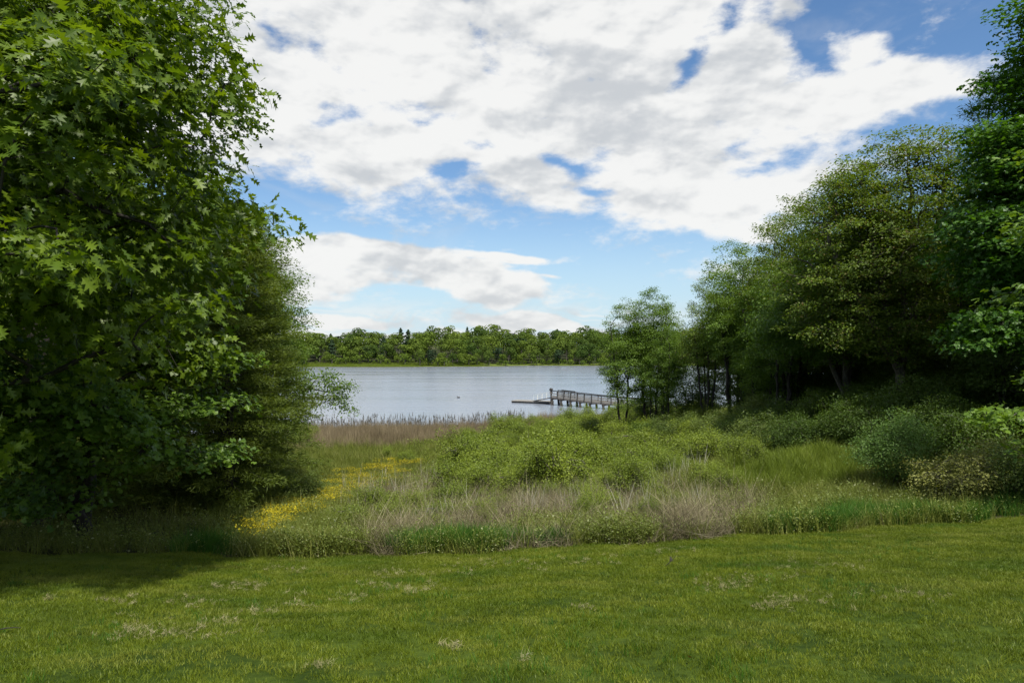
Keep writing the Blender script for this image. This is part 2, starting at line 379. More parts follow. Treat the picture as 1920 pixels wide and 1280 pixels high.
def ground_mat(name, kind):
    m, g = new_mat(name)
    pos = g.n('ShaderNodeNewGeometry').outputs['Position']
    n1 = g.noise(pos, 1.2, 5, .6); n2 = g.noise(pos, 9.0, 5, .65)
    f = g.m('ADD', g.m('MULTIPLY', n1, .6), g.m('MULTIPLY', n2, .4))
    if kind == 'lawn': col = g.mix(g.ss(f, .35, .65), rgb(.020, .038, .004), rgb(.060, .090, .010))
    elif kind == 'marsh':
        col = g.mix(g.ss(f, .35, .65), rgb(.030, .034, .012), rgb(.085, .085, .035))
    else: col = g.mix(g.ss(f, .35, .65), rgb(.070, .105, .018), rgb(.140, .180, .030))
    if kind == 'far':
        sp = g.n('ShaderNodeSeparateXYZ'); g.put(sp.inputs[0], pos)
        wet = g.m('MULTIPLY', g.ss(sp.outputs[2], .12, .30, 1, 0), 1.0)
        col = g.mix(wet, col, rgb(.06, .050, .034))
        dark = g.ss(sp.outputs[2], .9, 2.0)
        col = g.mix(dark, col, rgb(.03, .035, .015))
    if kind == 'marsh':
        sp = g.n('ShaderNodeSeparateXYZ'); g.put(sp.inputs[0], pos)
        mud = g.ss(sp.outputs[2], .25, .9, 1, 0)
        col = g.mix(mud, col, g.mix(g.ss(n2, .35, .65), rgb(.10, .080, .050), rgb(.19, .155, .100)))
        wet = g.ss(sp.outputs[2], -.02, .10, 1, 0)
        col = g.mix(wet, col, rgb(.035, .03, .02))
    p = g.n('ShaderNodeBsdfPrincipled'); g.put(p.inputs['Base Color'], col); p.inputs['Roughness'].default_value = .95; p.inputs['Specular IOR Level'].default_value = .1
    b = g.n('ShaderNodeBump'); b.inputs['Strength'].default_value = .6; b.inputs['Distance'].default_value = .05; g.put(b.inputs['Height'], n2); g.put(p.inputs['Normal'], b.outputs[0])
    out(g, p.outputs[0]); return m

xs = np.concatenate([np.linspace(-60, -16, 23), np.linspace(-15.6, 20, 120), np.linspace(21, 60, 20)])
ts = np.concatenate([np.linspace(-4, 0, 12), np.linspace(.03, 1, 60)])
Xg = np.repeat(xs[None, :], len(ts), 0); Yg = ts[:, None] * lawn_edge(xs)[None, :]
lawn = link('lawn_ground', grid_mesh('lawn_ground', Xg, Yg, ground_mat('turf_soil', 'lawn')))
tag(lawn, kind='structure')
q = np.concatenate([[-.6, -.15], np.linspace(0, 1, 90) ** 1.5 * 110, np.linspace(115, 200, 12), np.linspace(205, 290, 60), np.linspace(300, 395, 8)])
xs2 = np.concatenate([np.linspace(-900, -130, 20), np.linspace(-126, -50, 40), np.linspace(-48, 60, 200), np.linspace(70, 900, 30)])
Xg = np.repeat(xs2[None, :], len(q), 0); e0 = lawn_edge(xs2)
Yg = e0[None, :] + q[:, None]
marsh_g = link('marsh_ground', grid_mesh('marsh_ground', Xg, Yg, ground_mat('marsh_soil', 'marsh')))
for v_ in marsh_g.data.vertices[:len(xs2) * 3]: v_.co.z -= .06      # tucked under the edge of the lawn
tag(marsh_g, kind='structure')
xs3 = np.linspace(-900, 900, 260); qs = np.concatenate([np.linspace(-28, 30, 40), np.linspace(34, 1200, 40)])
Xg = np.repeat(xs3[None, :], len(qs), 0); Yg = far_shore(xs3)[None, :] + qs[:, None]
fg = link('far_hillside', grid_mesh('far_hillside', Xg, Yg, ground_mat('far_soil', 'far')))
tag(fg, kind='structure')

# water
def water_mat():
    m, g = new_mat('pond_water')
    pos = g.n('ShaderNodeNewGeometry').outputs['Position']
    w1 = g.noise(g.vm('MULTIPLY', pos, (1.0, 1.6, 1)), 1.1, 4, .6, .4)
    w2 = g.noise(g.vm('MULTIPLY', pos, (0.6, 1.0, 1)), .35, 3, .55, .6)
    h = g.m('ADD', g.m('MULTIPLY', w1, .5), g.m('MULTIPLY', w2, .6))
    b = g.n('ShaderNodeBump'); b.inputs['Strength'].default_value = 1.0; b.inputs['Distance'].default_value = .05; g.put(b.inputs['Height'], h)
    # wind lanes: the gloss, not the colour, changes
    ln = g.noise(g.vm('MULTIPLY', pos, (.010, .060, 1)), 1.0, 4, .6, .8)
    ro = g.ss(ln, .3, .7, .15, .24)
    p = g.n('ShaderNodeBsdfPrincipled'); p.inputs['Base Color'].default_value = rgb(.20, .225, .27)
    g.put(p.inputs['Roughness'], ro); p.inputs['IOR'].default_value = 1.33; p.inputs['Specular IOR Level'].default_value = .5
    g.put(p.inputs['Normal'], b.outputs[0]); out(g, p.outputs[0]); return m
V = [(-2500, 55, 0), (2500, 55, 0), (2500, 500, 0), (-2500, 500, 0)]
wm = raw_mesh('water', V, np.array([[0, 1, 2, 3]]), water_mat())
tag(link('water', wm), kind='structure')

# ------------------------------------------------------------------ tree skeletons
def curve_pts(a, b, da, n):
    t = np.linspace(0, 1, n + 1)[1:, None]; L = np.linalg.norm(b - a)
    c = a + da * L * .45
    return (1 - t) ** 2 * a + 2 * t * (1 - t) * c + t * t * b

def skeleton(rg, trunks, tips, step=.45, jitter=.05):
    """trunks: list of polylines (m,3); tips (n,3). Returns nodes, parents, tip node ids."""
    P = []; par = []; D = []
    for tr in trunks:
        tr = np.asarray(tr, float); prev = -1
        L = np.linalg.norm(np.diff(tr, axis=0), axis=1); cum = np.concatenate([[0], np.cumsum(L)])
        k = max(3, int(cum[-1] / step)); tt = np.linspace(0, cum[-1], k)
        pts = np.stack([np.interp(tt, cum, tr[:, i]) for i in range(3)], -1)
        pts[1:-1, :2] += rg.normal(0, jitter, (k - 2, 2))
        for i, p in enumerate(pts):
            P.append(p); par.append(prev); D.append(norm(pts[min(i + 1, k - 1)] - pts[max(i - 1, 0)])); prev = len(P) - 1
    n0 = len(P)
    base = np.array(P)
    dist = np.min(np.linalg.norm(tips[:, None] - base[None], axis=-1), 1)
    tips = tips[np.argsort(dist)]
    cap = n0 + len(tips) * 14 + 10
    A = np.zeros((cap, 3)); DD = np.zeros((cap, 3)); A[:n0] = base; DD[:n0] = np.array(D); n = n0
    ids = []
    zmin = base[:, 2].min()
    for p in tips:
        d = p - A[:n]; L = np.linalg.norm(d, axis=1) + 1e-6
        cosz = d[:, 2] / L
        al = (d * DD[:n]).sum(1) / L
        cost = L * (1 + .55 * np.clip(.15 - cosz, 0, 2) + .35 * (1 - al)) + (A[:n, 2] < zmin + 1.0) * 5
        j = int(np.argmin(cost))
        k = int(np.clip(round(L[j] / step), 1, 10))
        pts = curve_pts(A[j], p, norm(DD[j] + np.array([0, 0, .25])), k)
        if k > 1: pts[:-1] += rg.normal(0, jitter, (k - 1, 3))
        prev = j
        for q_ in pts:
            A[n] = q_; DD[n] = norm(q_ - A[prev]); par.append(prev); prev = n; n += 1
        ids.append(prev)
    return A[:n], np.array(par), np.array(ids)

def radii(A, par, rtip, rbase, e=2.3):
    n = len(A); r = np.zeros(n); has = np.zeros(n, bool)
    for i in range(n - 1, -1, -1):
        if r[i] == 0: r[i] = rtip ** e
        if par[i] >= 0: r[par[i]] += r[i]
    r = r ** (1 / e)
    mx = r.max()
    if mx > rtip: r = rtip + (r - rtip) * (rbase - rtip) / (mx - rtip)
    return r

def tubes(A, par, r, thin=.02, rmin=0.0):
    Vs = []; Fs = []; off = 0
    e = np.where(par >= 0)[0]; e = e[r[e] > rmin]
    for sides, sel in ((7, r[e] >= thin * 3), (4, (r[e] < thin * 3) & (r[e] >= thin)), (3, r[e] < thin)):
        ee = e[sel]
        if not len(ee): continue
        a = A[par[ee]]; b = A[ee]; rb = r[ee]; ra = np.minimum(r[par[ee]], rb * 1.5)
        d = norm(b - a); ref = np.where(np.abs(d[:, 2:3]) > .9, np.array([[1., 0, 0]]), np.array([[0, 0, 1.]]))
        u = norm(np.cross(d, ref)); v = np.cross(d, u)
        th = np.arange(sides) * 2 * np.pi / sides
        ring = u[:, None] * np.cos(th)[None, :, None] + v[:, None] * np.sin(th)[None, :, None]
        bb = b + d * rb[:, None] * .3
        V = np.concatenate([a[:, None] + ring * ra[:, None, None], bb[:, None] + ring * rb[:, None, None]], 1)
        k = np.arange(sides); kn = (k + 1) % sides
        f = np.stack([k, kn, kn + sides, k + sides], -1)
        Fc = f[None] + (np.arange(len(ee)) * 2 * sides)[:, None, None] + off
        Vs.append(V.reshape(-1, 3)); Fs.append(Fc.reshape(-1, 4)); off += len(ee) * 2 * sides
    return np.concatenate(Vs), np.concatenate(Fs)

# leaf templates ------------------------------------------------------
def oak_leaf():
    # lobed leaf, base at origin, tip along +y, unit length; slightly cupped
    mid = [(0, 0, 0), (0, .28, .012), (0, .52, .015), (0, .76, .0), (0, 1.0, -.06)]
    v = list(mid); f = []
    for sx in (1, -1):
        b = len(v)
        v += [(sx * .06, .14, .02), (sx * .24, .26, .05), (sx * .07, .36, .02), (sx * .38, .58, .05), (sx * .09, .60, .02), (sx * .30, .86, .02), (sx * .06, .82, 0)]
        tr = [(0, b, 1), (b, b + 1, b + 2), (b, b + 2, 1), (1, b + 2, 2), (b + 2, b + 3, b + 4), (b + 2, b + 4, 2), (2, b + 4, 3), (b + 4, b + 5, b + 6), (b + 4, b + 6, 3), (3, b + 6, 4)]
        f += tr if sx > 0 else [(a, c, b_) for a, b_, c in tr]
    return v, f
def oak_leaf_lite():
    v = [(0, 0, 0), (0, .5, .02), (0, 1, -.05), (.26, .28, .04), (-.26, .28, .04), (.08, .42, .02), (-.08, .42, .02), (.36, .66, .04), (-.36, .66, .04), (.10, .80, 0), (-.10, .80, 0)]
    f = [(0, 3, 5), (0, 6, 4), (0, 5, 6), (5, 7, 9), (6, 10, 8), (5, 9, 6), (6, 9, 10), (9, 2, 10)]
    return v, f
def maple_leaf():
    v = [(0, 0, 0), (.48, .30, -.05), (.14, .42, .03), (.40, .82, -.03), (0, 1.0, -.08), (-.40, .82, -.03), (-.14, .42, .03), (-.48, .30, -.05)]
    f = [(0, 1, 2), (2, 3, 4), (0, 2, 4), (0, 4, 6), (6, 4, 5), (0, 6, 7)]
    return v, f
def folded():
    v = [(0, 0, 0), (.33, .45, .10), (0, 1, -.04), (-.33, .45, .10)]
    return v, [(0, 1, 2), (0, 2, 3)]
def needle():
    return [(-.09, 0, 0), (.09, 0, 0), (0, 1, 0)], [(0, 1, 2)]
LEAF = {'oak': oak_leaf(), 'oak_lite': oak_leaf_lite(), 'maple': maple_leaf(), 'folded': folded(), 'needle': needle()}

def leaf_field(rg, centers, per, sig, size, tmpl, up=.9, outc=None, outw=.4, droop=.25, svar=.34):
    n = len(centers) * per
    c = np.repeat(centers, per, 0)
    off = rg.normal(0, 1, (n, 3)) * np.array(sig)
    off = off * np.minimum(1, 2.2 * np.array(sig).max() / np.maximum(np.linalg.norm(off, axis=1), 1e-6))[:, None]
    off[:, 2] -= droop * (off[:, 0] ** 2 + off[:, 1] ** 2) ** .5
    P = c + off
    N = rg.normal(0, .55, (n, 3)) + np.array([0, 0, up])
    if outc is not None: N += norm(P - outc) * outw
    T = norm(off * np.array([1, 1, .3]) + rg.normal(0, .12, (n, 3))); T[:, 2] -= .35
    Fr = frames(N, T)
    sz = size * (1 + rg.normal(0, svar, n).clip(-.6, .4))
    V, Fc, k = stamp(P, Fr, sz, *LEAF[tmpl])
    rn = np.repeat(rg.random(n), k)
    return V, Fc, rn, P, Fr, sz

def ell_tips(rg, ells, n, shell=.45):
    w = np.array([e[3] * e[4] * e[5] for e in ells]); w = w / w.sum()
    out_ = []
    for e, k in zip(ells, (w * n).round().astype(int)):
        d = norm(rg.normal(0, 1, (max(k, 2), 3))); r = rg.random(max(k, 2)) ** shell
        out_.append(np.array(e[:3]) + d * r[:, None] * np.array(e[3:6]))
    return np.concatenate(out_)

def make_tree(name, loc, trunks, ells, ntips, per, sig, size, tmpl, lm, bm, seed, rbase=.18, rtip=.006, twig=.013, step=.45, shell=.42,
              up=.9, extra=None, crown_name='crown', rmin=0.0, zfloor=None, droop=.25, inner=1.0):
    """a broad-leaved tree in local coordinates (origin at its foot)"""
    rg = np.random.default_rng(seed)
    tips = ell_tips(rg, ells, ntips, shell)
    if extra is not None: tips = np.concatenate([tips, extra])
    if zfloor is not None: tips = tips[tips[:, 2] > zfloor]
    A, par, ids = skeleton(rg, trunks, tips, step)
    r = radii(A, par, rtip, rbase)
    V, Fc = tubes(A, par, r, rmin=rmin)
    tme = raw_mesh(name + '_trunk', V, Fc, bm, smooth=True)
    cen = A[ids]
    tw = np.where((r < twig) & (par >= 0))[0]
    tw = tw[A[tw, 2] > A[ids, 2].min() - .3]
    extra_c = A[rg.choice(tw, min(len(tw), int(len(ids) * inner)), replace=False)] if len(tw) else cen[:0]
    cen = np.concatenate([cen, extra_c])
    cc = np.mean(tips, 0) - np.array([0, 0, 1.0])
    V, Fc, rn, P, Fr, sz = leaf_field(rg, cen, per, sig, size, tmpl, up, cc, .45, droop)
    cme = raw_mesh(name + '_' + crown_name, V, Fc, lm, rn)
    return tme, cme, (P, Fr, sz)

def place_tree(name, meshes, loc, label, cat='tree', group=None, rz=0.0, sc=1.0, crown='crown'):
    root = empty(name, loc, rz, sc)
    tag(root, label, cat, group)
    link('trunk', meshes[0], root)
    c = link(crown, meshes[1], root)
    tag(c, kind='stuff')
    return root

def conifer_meshes(name, seed, h, rad, z0, nb, lm, bm, needles=220, nlen=.14, droop=.25, rb=.16, shape=.9, top=0.0, tmpl='needle', spray=.22, levels=None):
    rg = np.random.default_rng(seed)
    Vs = []; Fs = []; off = 0
    A = [np.array([0, 0, z]) for z in np.linspace(-.3, h, 14)]; par = [-1] + list(range(13))
    tips = []; dirs = []
    A = [a + np.array([rg.normal(0, .04), rg.normal(0, .04), 0]) for a in A]
    rr = list(np.linspace(rb, .015, 14))
    for i in range(nb):
        t = (i + rg.random()) / nb
        z = z0 + (h - z0) * t
        L = rad * ((1 - t) ** shape * .95 + .06 + top) * (.7 + .45 * rg.random()) * (.55 + .45 * min(1, t / .12))
        az = i * 2.399 + rg.normal(0, .3)
        d = np.array([math.cos(az), math.sin(az), .25 - droop * (1 - t) * .5 + t * .35])
        k = int(np.clip(round((z - -.3) / (h + .3) * 13), 1, 13))
        prev = k; nseg = max(3, int(L / .45))
        for s in range(1, nseg + 1):
            u = s / nseg
            p = np.array([0, 0, z]) + d * L * u + np.array([0, 0, -droop * L * u * u * .5]) + rg.normal(0, .03, 3)
            A.append(p); par.append(prev); rr.append(max(.006, .035 * (L / rad) * (1 - u))); prev = len(A) - 1
            if u > .18:
                for side in (-1, 0, 1):
                    w = (.15 + .32 * L * (1 - u)) * (rg.random() * .8 + .4)
                    sd = np.array([-d[1], d[0], 0]) * side * w
                    tips.append(p + sd * .6 + norm(d) * w * .3 + rg.normal(0, .05, 3)); dirs.append(norm(d + np.array([-d[1], d[0], 0]) * side * .9))
    A = np.array(A); par = np.array(par); rr = np.array(rr)
    V, Fc = tubes(A, par, rr)
    tme = raw_mesh(name + '_trunk', V, Fc, bm, smooth=True)
    tips = np.array(tips); dirs = np.array(dirs)
    per = max(3, int(needles * nb / len(tips)))
    n = len(tips) * per
    c = np.repeat(tips, per, 0); dd = np.repeat(dirs, per, 0)
    P = c + rg.normal(0, 1, (n, 3)) * np.array([spray, spray, spray * .32])
    T = norm(dd + rg.normal(0, .55, (n, 3)) + np.array([0, 0, -.1])); N = rg.normal(0, .5, (n, 3)) + np.array([0, 0, .8])
    V, Fc, k = stamp(P, frames(N, T), nlen * (.6 + .8 * rg.random(n)), *LEAF[tmpl])
    cme = raw_mesh(name + '_crown', V, Fc, lm, np.repeat(rg.random(n), k))
    return tme, cme

def loc_ells(base, ells):
    b = np.array(base)
    return [tuple(np.array(e[:3]) - b) + tuple(e[3:]) for e in ells]
def world_at(px, py, y): return np.array([(px - CX) / F * y, y, CZ + (HY - py) / F * y])

# ------------------------------------------------------------------ left side: near oak with leaves one can pick apart
b = np.array([-9.6, 9.2, gz(-9.6, 9.2) - .1])
ells = loc_ells(b, [(-7.2, 8.4, 12.2, 2.9, 2.0, 2.9), (-6.6, 9.6, 9.9, 2.7, 1.6, 1.5), (-5.2, 9.3, 12.4, 1.5, 1.4, 2.2), (-4.6, 9.8, 10.9, 1.25, 1.1, 1.0), (-9.5, 9.5, 13.5, 2.5, 2.5, 2.5),
                    (-6.9, 7.4, 9.7, 1.5, 1.2, 1.1), (-7.4, 8.9, 7.9, .95, .8, .55), (-5.9, 8.2, 10.2, 1.2, 1.0, .7), (-6.3, 8.9, 13.6, 1.7, 1.4, 1.3)])
tr = [np.array([(0, 0, 0), (.15, .1, 2), (.1, -.1, 4), (.5, -.2, 6), (1.0, -.2, 8)])]
tm, cm, lf = make_tree('oak_near', b, tr, ells, 860, 20, (.23, .23, .12), .176, 'oak', M['oak'], M['bark_dark'], 5, rbase=.26, rtip=.005, step=.35, shell=.55, up=.75, extra=np.array([world_at(*p_) for p_ in [(188, 122, 7.0), (200, 110, 7.1), (176, 104, 7.0), (160, 150, 7.0), (132, 84, 7.2), (118, 70, 7.1), (150, 78, 7.2), (133, 478, 7.2), (150, 490, 7.3), (60, 120, 7.2), (90, 180, 7.1), (30, 130, 7.1), (215, 135, 7.2), (110, 460, 7.2), (150, 462, 7.3)]]) - b)
P, Fr, sz = lf
# nearest 300 leaves become objects of their own
vis = np.abs((P[:, 0] + b[0]) / (P[:, 1] + b[1])) < .74
d = np.linalg.norm(P + b - np.array([0, 0, CZ]), axis=1) + (~vis) * 100
order = np.argsort(d); near, rest = order[:300], order[300:]
bpy.data.meshes.remove(cm)
V, Fc, k = stamp(P[rest], Fr[rest], sz[rest], *LEAF['oak'])
cm = raw_mesh('oak_crown', V, Fc, M['oak'], np.repeat(rng.random(len(rest)), k))
oak = place_tree('oak_tree', (tm, cm), b, 'near oak with large lobed leaves overhanging the left edge of the lawn', 'tree')
lt, lfaces = LEAF['oak']
leaf_variants = [raw_mesh('oak_leaf', np.array(lt), np.array(lfaces), M['oak'], np.full(len(lt), v_)) for v_ in (.1, .35, .6, .85)]
from mathutils import Matrix
for c_, i in enumerate(near):
    o = link('leaf', leaf_variants[c_ % 4], oak)
    m3 = Matrix([[float(Fr[i][a][b_]) * float(sz[i]) for b_ in range(3)] for a in range(3)]).to_4x4()
    m3.translation = Vector(P[i].tolist()); o.matrix_local = m3

def limb(pts, r0, r1):
    w = np.array([world_at(px, py, y) for px, py, y in pts]) - b
    w = np.concatenate([w[:1] + (np.array([.9, .3, w[0][2] - .5]) - w[0]) * .55, w]); n_ = len(w)
    V, Fc = tubes(w, np.arange(-1, n_ - 1), np.linspace(r0, r1, n_), thin=.004)
    link('branch', raw_mesh('branch', V, Fc, M['bark_dark'], smooth=True), oak)
limb([(-160, 215, 7.5), (-60, 188, 7.3), (0, 171, 7.1), (40, 168, 7.05), (80, 157, 7.0), (120, 147, 7.0), (150, 134, 7.0), (188, 122, 7.0), (204, 108, 7.1)], .042, .005)
limb([(-80, 200, 7.5), (10, 168, 7.3), (45, 153, 7.25), (80, 130, 7.2), (105, 112, 7.2), (130, 86, 7.2), (138, 70, 7.2)], .028, .004)
limb([(-120, 520, 7.6), (0, 478, 7.3), (60, 472, 7.2), (105, 480, 7.2), (150, 488, 7.3)], .028, .004)
# second oak, higher and further
b = np.array([-11.5, 16.5, gz(-11.5, 16.5) - .1])
ells = loc_ells(b, [(-9.6, 16.5, 15.0, 3.2, 2.2, 2.6), (-7.2, 15.5, 12.6, 1.35, 1.4, 1.2), (-7.9, 15.6, 15.0, 1.3, 1.3, 1.6), (-12, 17, 15, 3.5, 3, 4), (-7.6, 15.2, 17.0, 2.0, 1.2, .9), (-6.8, 15.4, 16.1, 1.1, .6, .5), (-8.6, 15, 11, 1.7, 1.5, 1.2)])
tm, cm, _ = make_tree('oak_second', b, [np.array([(0, 0, 0), (.2, 0, 3), (.1, -.2, 6), (.6, -.3, 9), (.9, -.3, 11)])], ells, 620, 30, (.26, .26, .14), .15, 'oak_lite', M['oak_dark'], M['bark_dark'], 8, rbase=.3, step=.45, shell=.5, up=.7)
place_tree('oak_tree', (tm, cm), b, 'taller oak behind the near one, top bough reaching out under the cloud')

# third: oak-like young tree whose tips stand out in the middle (px 400-480, py 280-450)
b = np.array([-8.9, 14.0, gz(-8.9, 14.0) - .1])
ells = loc_ells(b, [(-6.7, 13.6, 11.6, 1.3, 1.2, 1.5), (-7.8, 13.5, 10.6, 1.6, 1.2, 1.4), (-6.1, 13.6, 12.0, .75, .8, .8), (-7.4, 14, 9.0, 1.8, 1.3, .8)])
tm, cm, _ = make_tree('oak_third', b, [np.array([(0, 0, 0), (.2, 0, 2), (.5, -.1, 4), (1.3, -.2, 6)])], ells, 230, 20, (.22, .22, .11), .15, 'oak_lite', M['oak'], M['bark_dark'], 9, rbase=.14, step=.4, shell=.55, up=.7)
place_tree('oak_tree', (tm, cm), b, 'young bright oak between the near oak and the olive conifer, leaf tips against the sky')

# maple with flat tiers low on the left
b = np.array([-9.6, 15.2, gz(-9.6, 15.2) - .1])
ells = loc_ells(b, [(-7.4, 14.6, 8.9, 1.9, 1.3, .28), (-6.7, 14.2, 8.0, 1.4, 1.2, .26), (-8.4, 14.0, 7.5, 1.7, 1.2, .35), (-6.9, 14.0, 6.95, 1.25, 1.0, .30), (-9.2, 13.6, 7.0, 1.5, 1.2, .4), (-8.6, 14.6, 9.9, 2.0, 1.5, .5), (-10.5, 13.4, 8.2, 1.6, 1.2, .7), (-9.0, 13.2, 6.3, 1.2, 1.0, .35), (-7.3, 14.3, 10.1, 1.4, 1.2, .35)])
tm, cm, _ = make_tree('maple_tier', b, [np.array([(0, 0, 0), (.1, 0, 1.5), (.3, 0, 3.2), (.5, -.1, 5.2)])], ells, 420, 20, (.22, .22, .07), .115, 'maple', M['maple'], M['bark_dark'], 12, rbase=.15, step=.4, shell=.5, up=1.2, droop=.12)
place_tree('maple_tree', (tm, cm), b, 'low maple with flat layered boughs over the dark shade at left')

# dark green boughs at far left bottom
b = np.array([-9.4, 11.4, gz(-9.4, 11.4) - .1])
ells = loc_ells(b, [(-7.8, 11.0, 8.3, 1.8, 1.0, .7), (-8.6, 10.8, 7.6, 1.4, .9, .6), (-6.6, 11.3, 7.9, .9, .7, .45), (-9.4, 11, 9.2, 1.6, 1.2, .8)])
tm, cm, _ = make_tree('maple_low', b, [np.array([(0, 0, 0), (.1, 0, 1), (.3, 0, 2.2), (.5, 0, 3.4)])], ells, 210, 20, (.19, .19, .08), .12, 'maple', M['maple'], M['bark_dark'], 14, rbase=.10, step=.35, shell=.5, up=1.0, droop=.15)
place_tree('maple_tree', (tm, cm), b, 'small deep green maple beneath the near oak at the left edge')

# olive conifer (hemlock) and its neighbours
tm, cm = conifer_meshes('hemlock', 21, 9.4, 2.5, .4, 150, M['olive'], M['bark_dark'], 640, .15, .35, .15, .55, .12, spray=.20)
x_, y_ = -8.9, 21.5
place_tree('hemlock_tree', (tm, cm), (x_, y_, gz(x_, y_) - .1), 'olive green hemlock with feathery drooping sprays beside the yellow flowers')
x_, y_ = -10.9, 25.5
place_tree('hemlock_tree', (tm, cm), (x_, y_, gz(x_, y_) - .1), 'taller hemlock behind the first with its tip against the blue sky', rz=2.0, sc=(1.15, 1.15, 1.13))
x_, y_ = -11.8, 19.0
place_tree('hemlock_tree', (tm, cm), (x_, y_, gz(x_, y_) - .1), 'hemlock hidden in the shade behind the layered maple', rz=4.0, sc=(1.2, 1.2, .95))

# small-leaved tree at the water side, a long bough over the pond
b = np.array([-12.0, 31.0, gz(-12.0, 31.0) - .1])
ells = loc_ells(b, [(-10.8, 30.6, 11.0, 1.9, 1.8, 2.2), (-11.4, 31, 13.3, 1.5, 1.5, 1.3), (-10.3, 30.5, 8.6, 1.7, 1.6, 1.4), (-11, 31, 6.6, 2.3, 1.8, 1.6), (-9.5, 30.5, 7.6, .9, .8, .5)])
bough = np.array([world_at(px, py, 30 + (i % 3) * .3) for i, (px, py) in enumerate([(580, 745), (592, 730), (600, 742), (605, 715), (612, 735), (618, 720), (624, 728), (632, 722), (640, 719), (648, 722), (656, 722), (622, 742), (630, 748), (640, 752), (648, 760), (654, 766), (614, 752), (600, 704), (610, 698), (620, 706), (628, 702), (596, 760), (634, 736), (644, 740)])]) - b
tm, cm, _ = make_tree('birch', b, [np.array([(0, 0, 0), (.2, 0, 2), (.4, 0, 5), (.5, 0, 8), (.6, 0, 10)])], ells, 360, 60, (.24, .24, .13), .09, 'folded', M['slim'], M['bark_dark'], 17, rbase=.16, step=.45, shell=.5, up=.7, extra=bough)
place_tree('birch_tree', (tm, cm), b, 'small-leaved tree whose long low bough reaches out over the pond at left')

# ------------------------------------------------------------------ tree kinds shared by several trees
def round_kind(name, seed, h, r, z0, lm, ntips=300, per=42, size=.11, stems=1, tmpl='folded', sig=(.27, .27, .11), bm=None, rb=.15, shell=.45, spread=.5):
    rg = np.random.default_rng(seed)
    trs = []
    for s in range(stems):
        a = rg.random() * 6.28; w = spread if stems > 1 else .15
        bx, by = math.cos(a) * .25 * (stems > 1), math.sin(a) * .25 * (stems > 1)
        ex, ey = math.cos(a) * w * r, math.sin(a) * w * r
        trs.append(np.array([(bx, by, 0), (bx * 1.6 + ex * .15, by * 1.6 + ey * .15, h * .2), (bx + ex * .5, by + ey * .5, h * .5), (bx + ex, by + ey, h * .82)]))
    el = []
    hz = (h - z0)
    el.append((0, 0, z0 + hz * .52, r * .85, r * .85, hz * .46))
    for i in range(7):
        a = i * 2.4 + rg.random(); t = rg.random()
        el.append((math.cos(a) * r * .6, math.sin(a) * r * .6, z0 + hz * (.12 + .6 * t), r * .45, r * .45, hz * .16))
    el.append((rg.normal(0, r * .2), rg.normal(0, r * .2), h - hz * .12, r * .35, r * .35, hz * .14))
    tm, cm, _ = make_tree(name, (0, 0, 0), trs, el, ntips, per, sig, size, tmpl, lm, bm or M['bark'], seed, rbase=rb, step=.5, shell=shell, up=1.1, droop=.12, inner=.35)
    return tm, cm

K = {}
K['slimA'] = round_kind('slim_a', 31, 11.6, 2.9, 3.8, M['slim'], 360, 62, .115, 3, rb=.12, bm=M['bark_dark'])
K['slimB'] = round_kind('slim_b', 32, 11.0, 2.9, 1.6, M['slim'], 360, 60, .115, 2, rb=.11, bm=M['bark_dark'])
K['slimC'] = round_kind('slim_c', 33, 12.2, 3.1, 3.8, M['spring'], 370, 60, .115, 4, rb=.11, bm=M['bark_dark'])
K['wood'] = round_kind('wood_a', 34, 14.0, 3.9, 4.6, M['maple'], 520, 58, .125, 2, rb=.17)
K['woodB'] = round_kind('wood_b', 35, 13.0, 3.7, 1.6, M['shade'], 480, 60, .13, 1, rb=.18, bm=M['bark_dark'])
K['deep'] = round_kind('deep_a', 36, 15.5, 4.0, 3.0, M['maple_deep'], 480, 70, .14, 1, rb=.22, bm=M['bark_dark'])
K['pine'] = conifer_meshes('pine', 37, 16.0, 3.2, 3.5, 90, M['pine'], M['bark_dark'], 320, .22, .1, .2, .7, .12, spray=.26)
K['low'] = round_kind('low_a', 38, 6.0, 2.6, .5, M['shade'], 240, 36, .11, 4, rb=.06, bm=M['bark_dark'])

def put(kind, name, x, y, label, rz=0.0, sc=1.0, group=None, cat='tree', dz=-.12):
    return place_tree(name, K[kind], (x, y, gz(x, y) + dz), label, cat, group, rz, sc)

# left background: dark wood behind
rg = np.random.default_rng(77)
left_bg = [(-13.5, 18, 'woodB', 1.0), (-16.5, 15.5, 'deep', 1.0), (-12.8, 26.5, 'woodB', 1.02), (-14.6, 34, 'woodB', 1.0), (-16.5, 41, 'wood', .92), (-19, 24, 'deep', 1.0), (-20, 32, 'pine', .9), (-21.5, 48, 'woodB', .95),
           (-24, 38, 'deep', 1.0), (-15.5, 21.5, 'low', 1.0), (-13.2, 15.6, 'low', .9), (-17, 28, 'low', 1.2), (-24, 57, 'wood', .8), (-29, 46, 'deep', 1.0), (-18.5, 19, 'low', 1.1), (-13.0, 22.8, 'low', 1.0), (-22, 26, 'woodB', 1.1), (-27, 66, 'woodB', .7)]
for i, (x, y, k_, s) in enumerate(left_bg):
    put(k_, {'pine': 'pine_tree', 'low': 'understory_tree'}.get(k_, 'shade_tree'), x, y, 'dark tree in the dense wood behind the left-hand oaks', rg.random() * 6.28, s, 'dark trees in the wood at left')

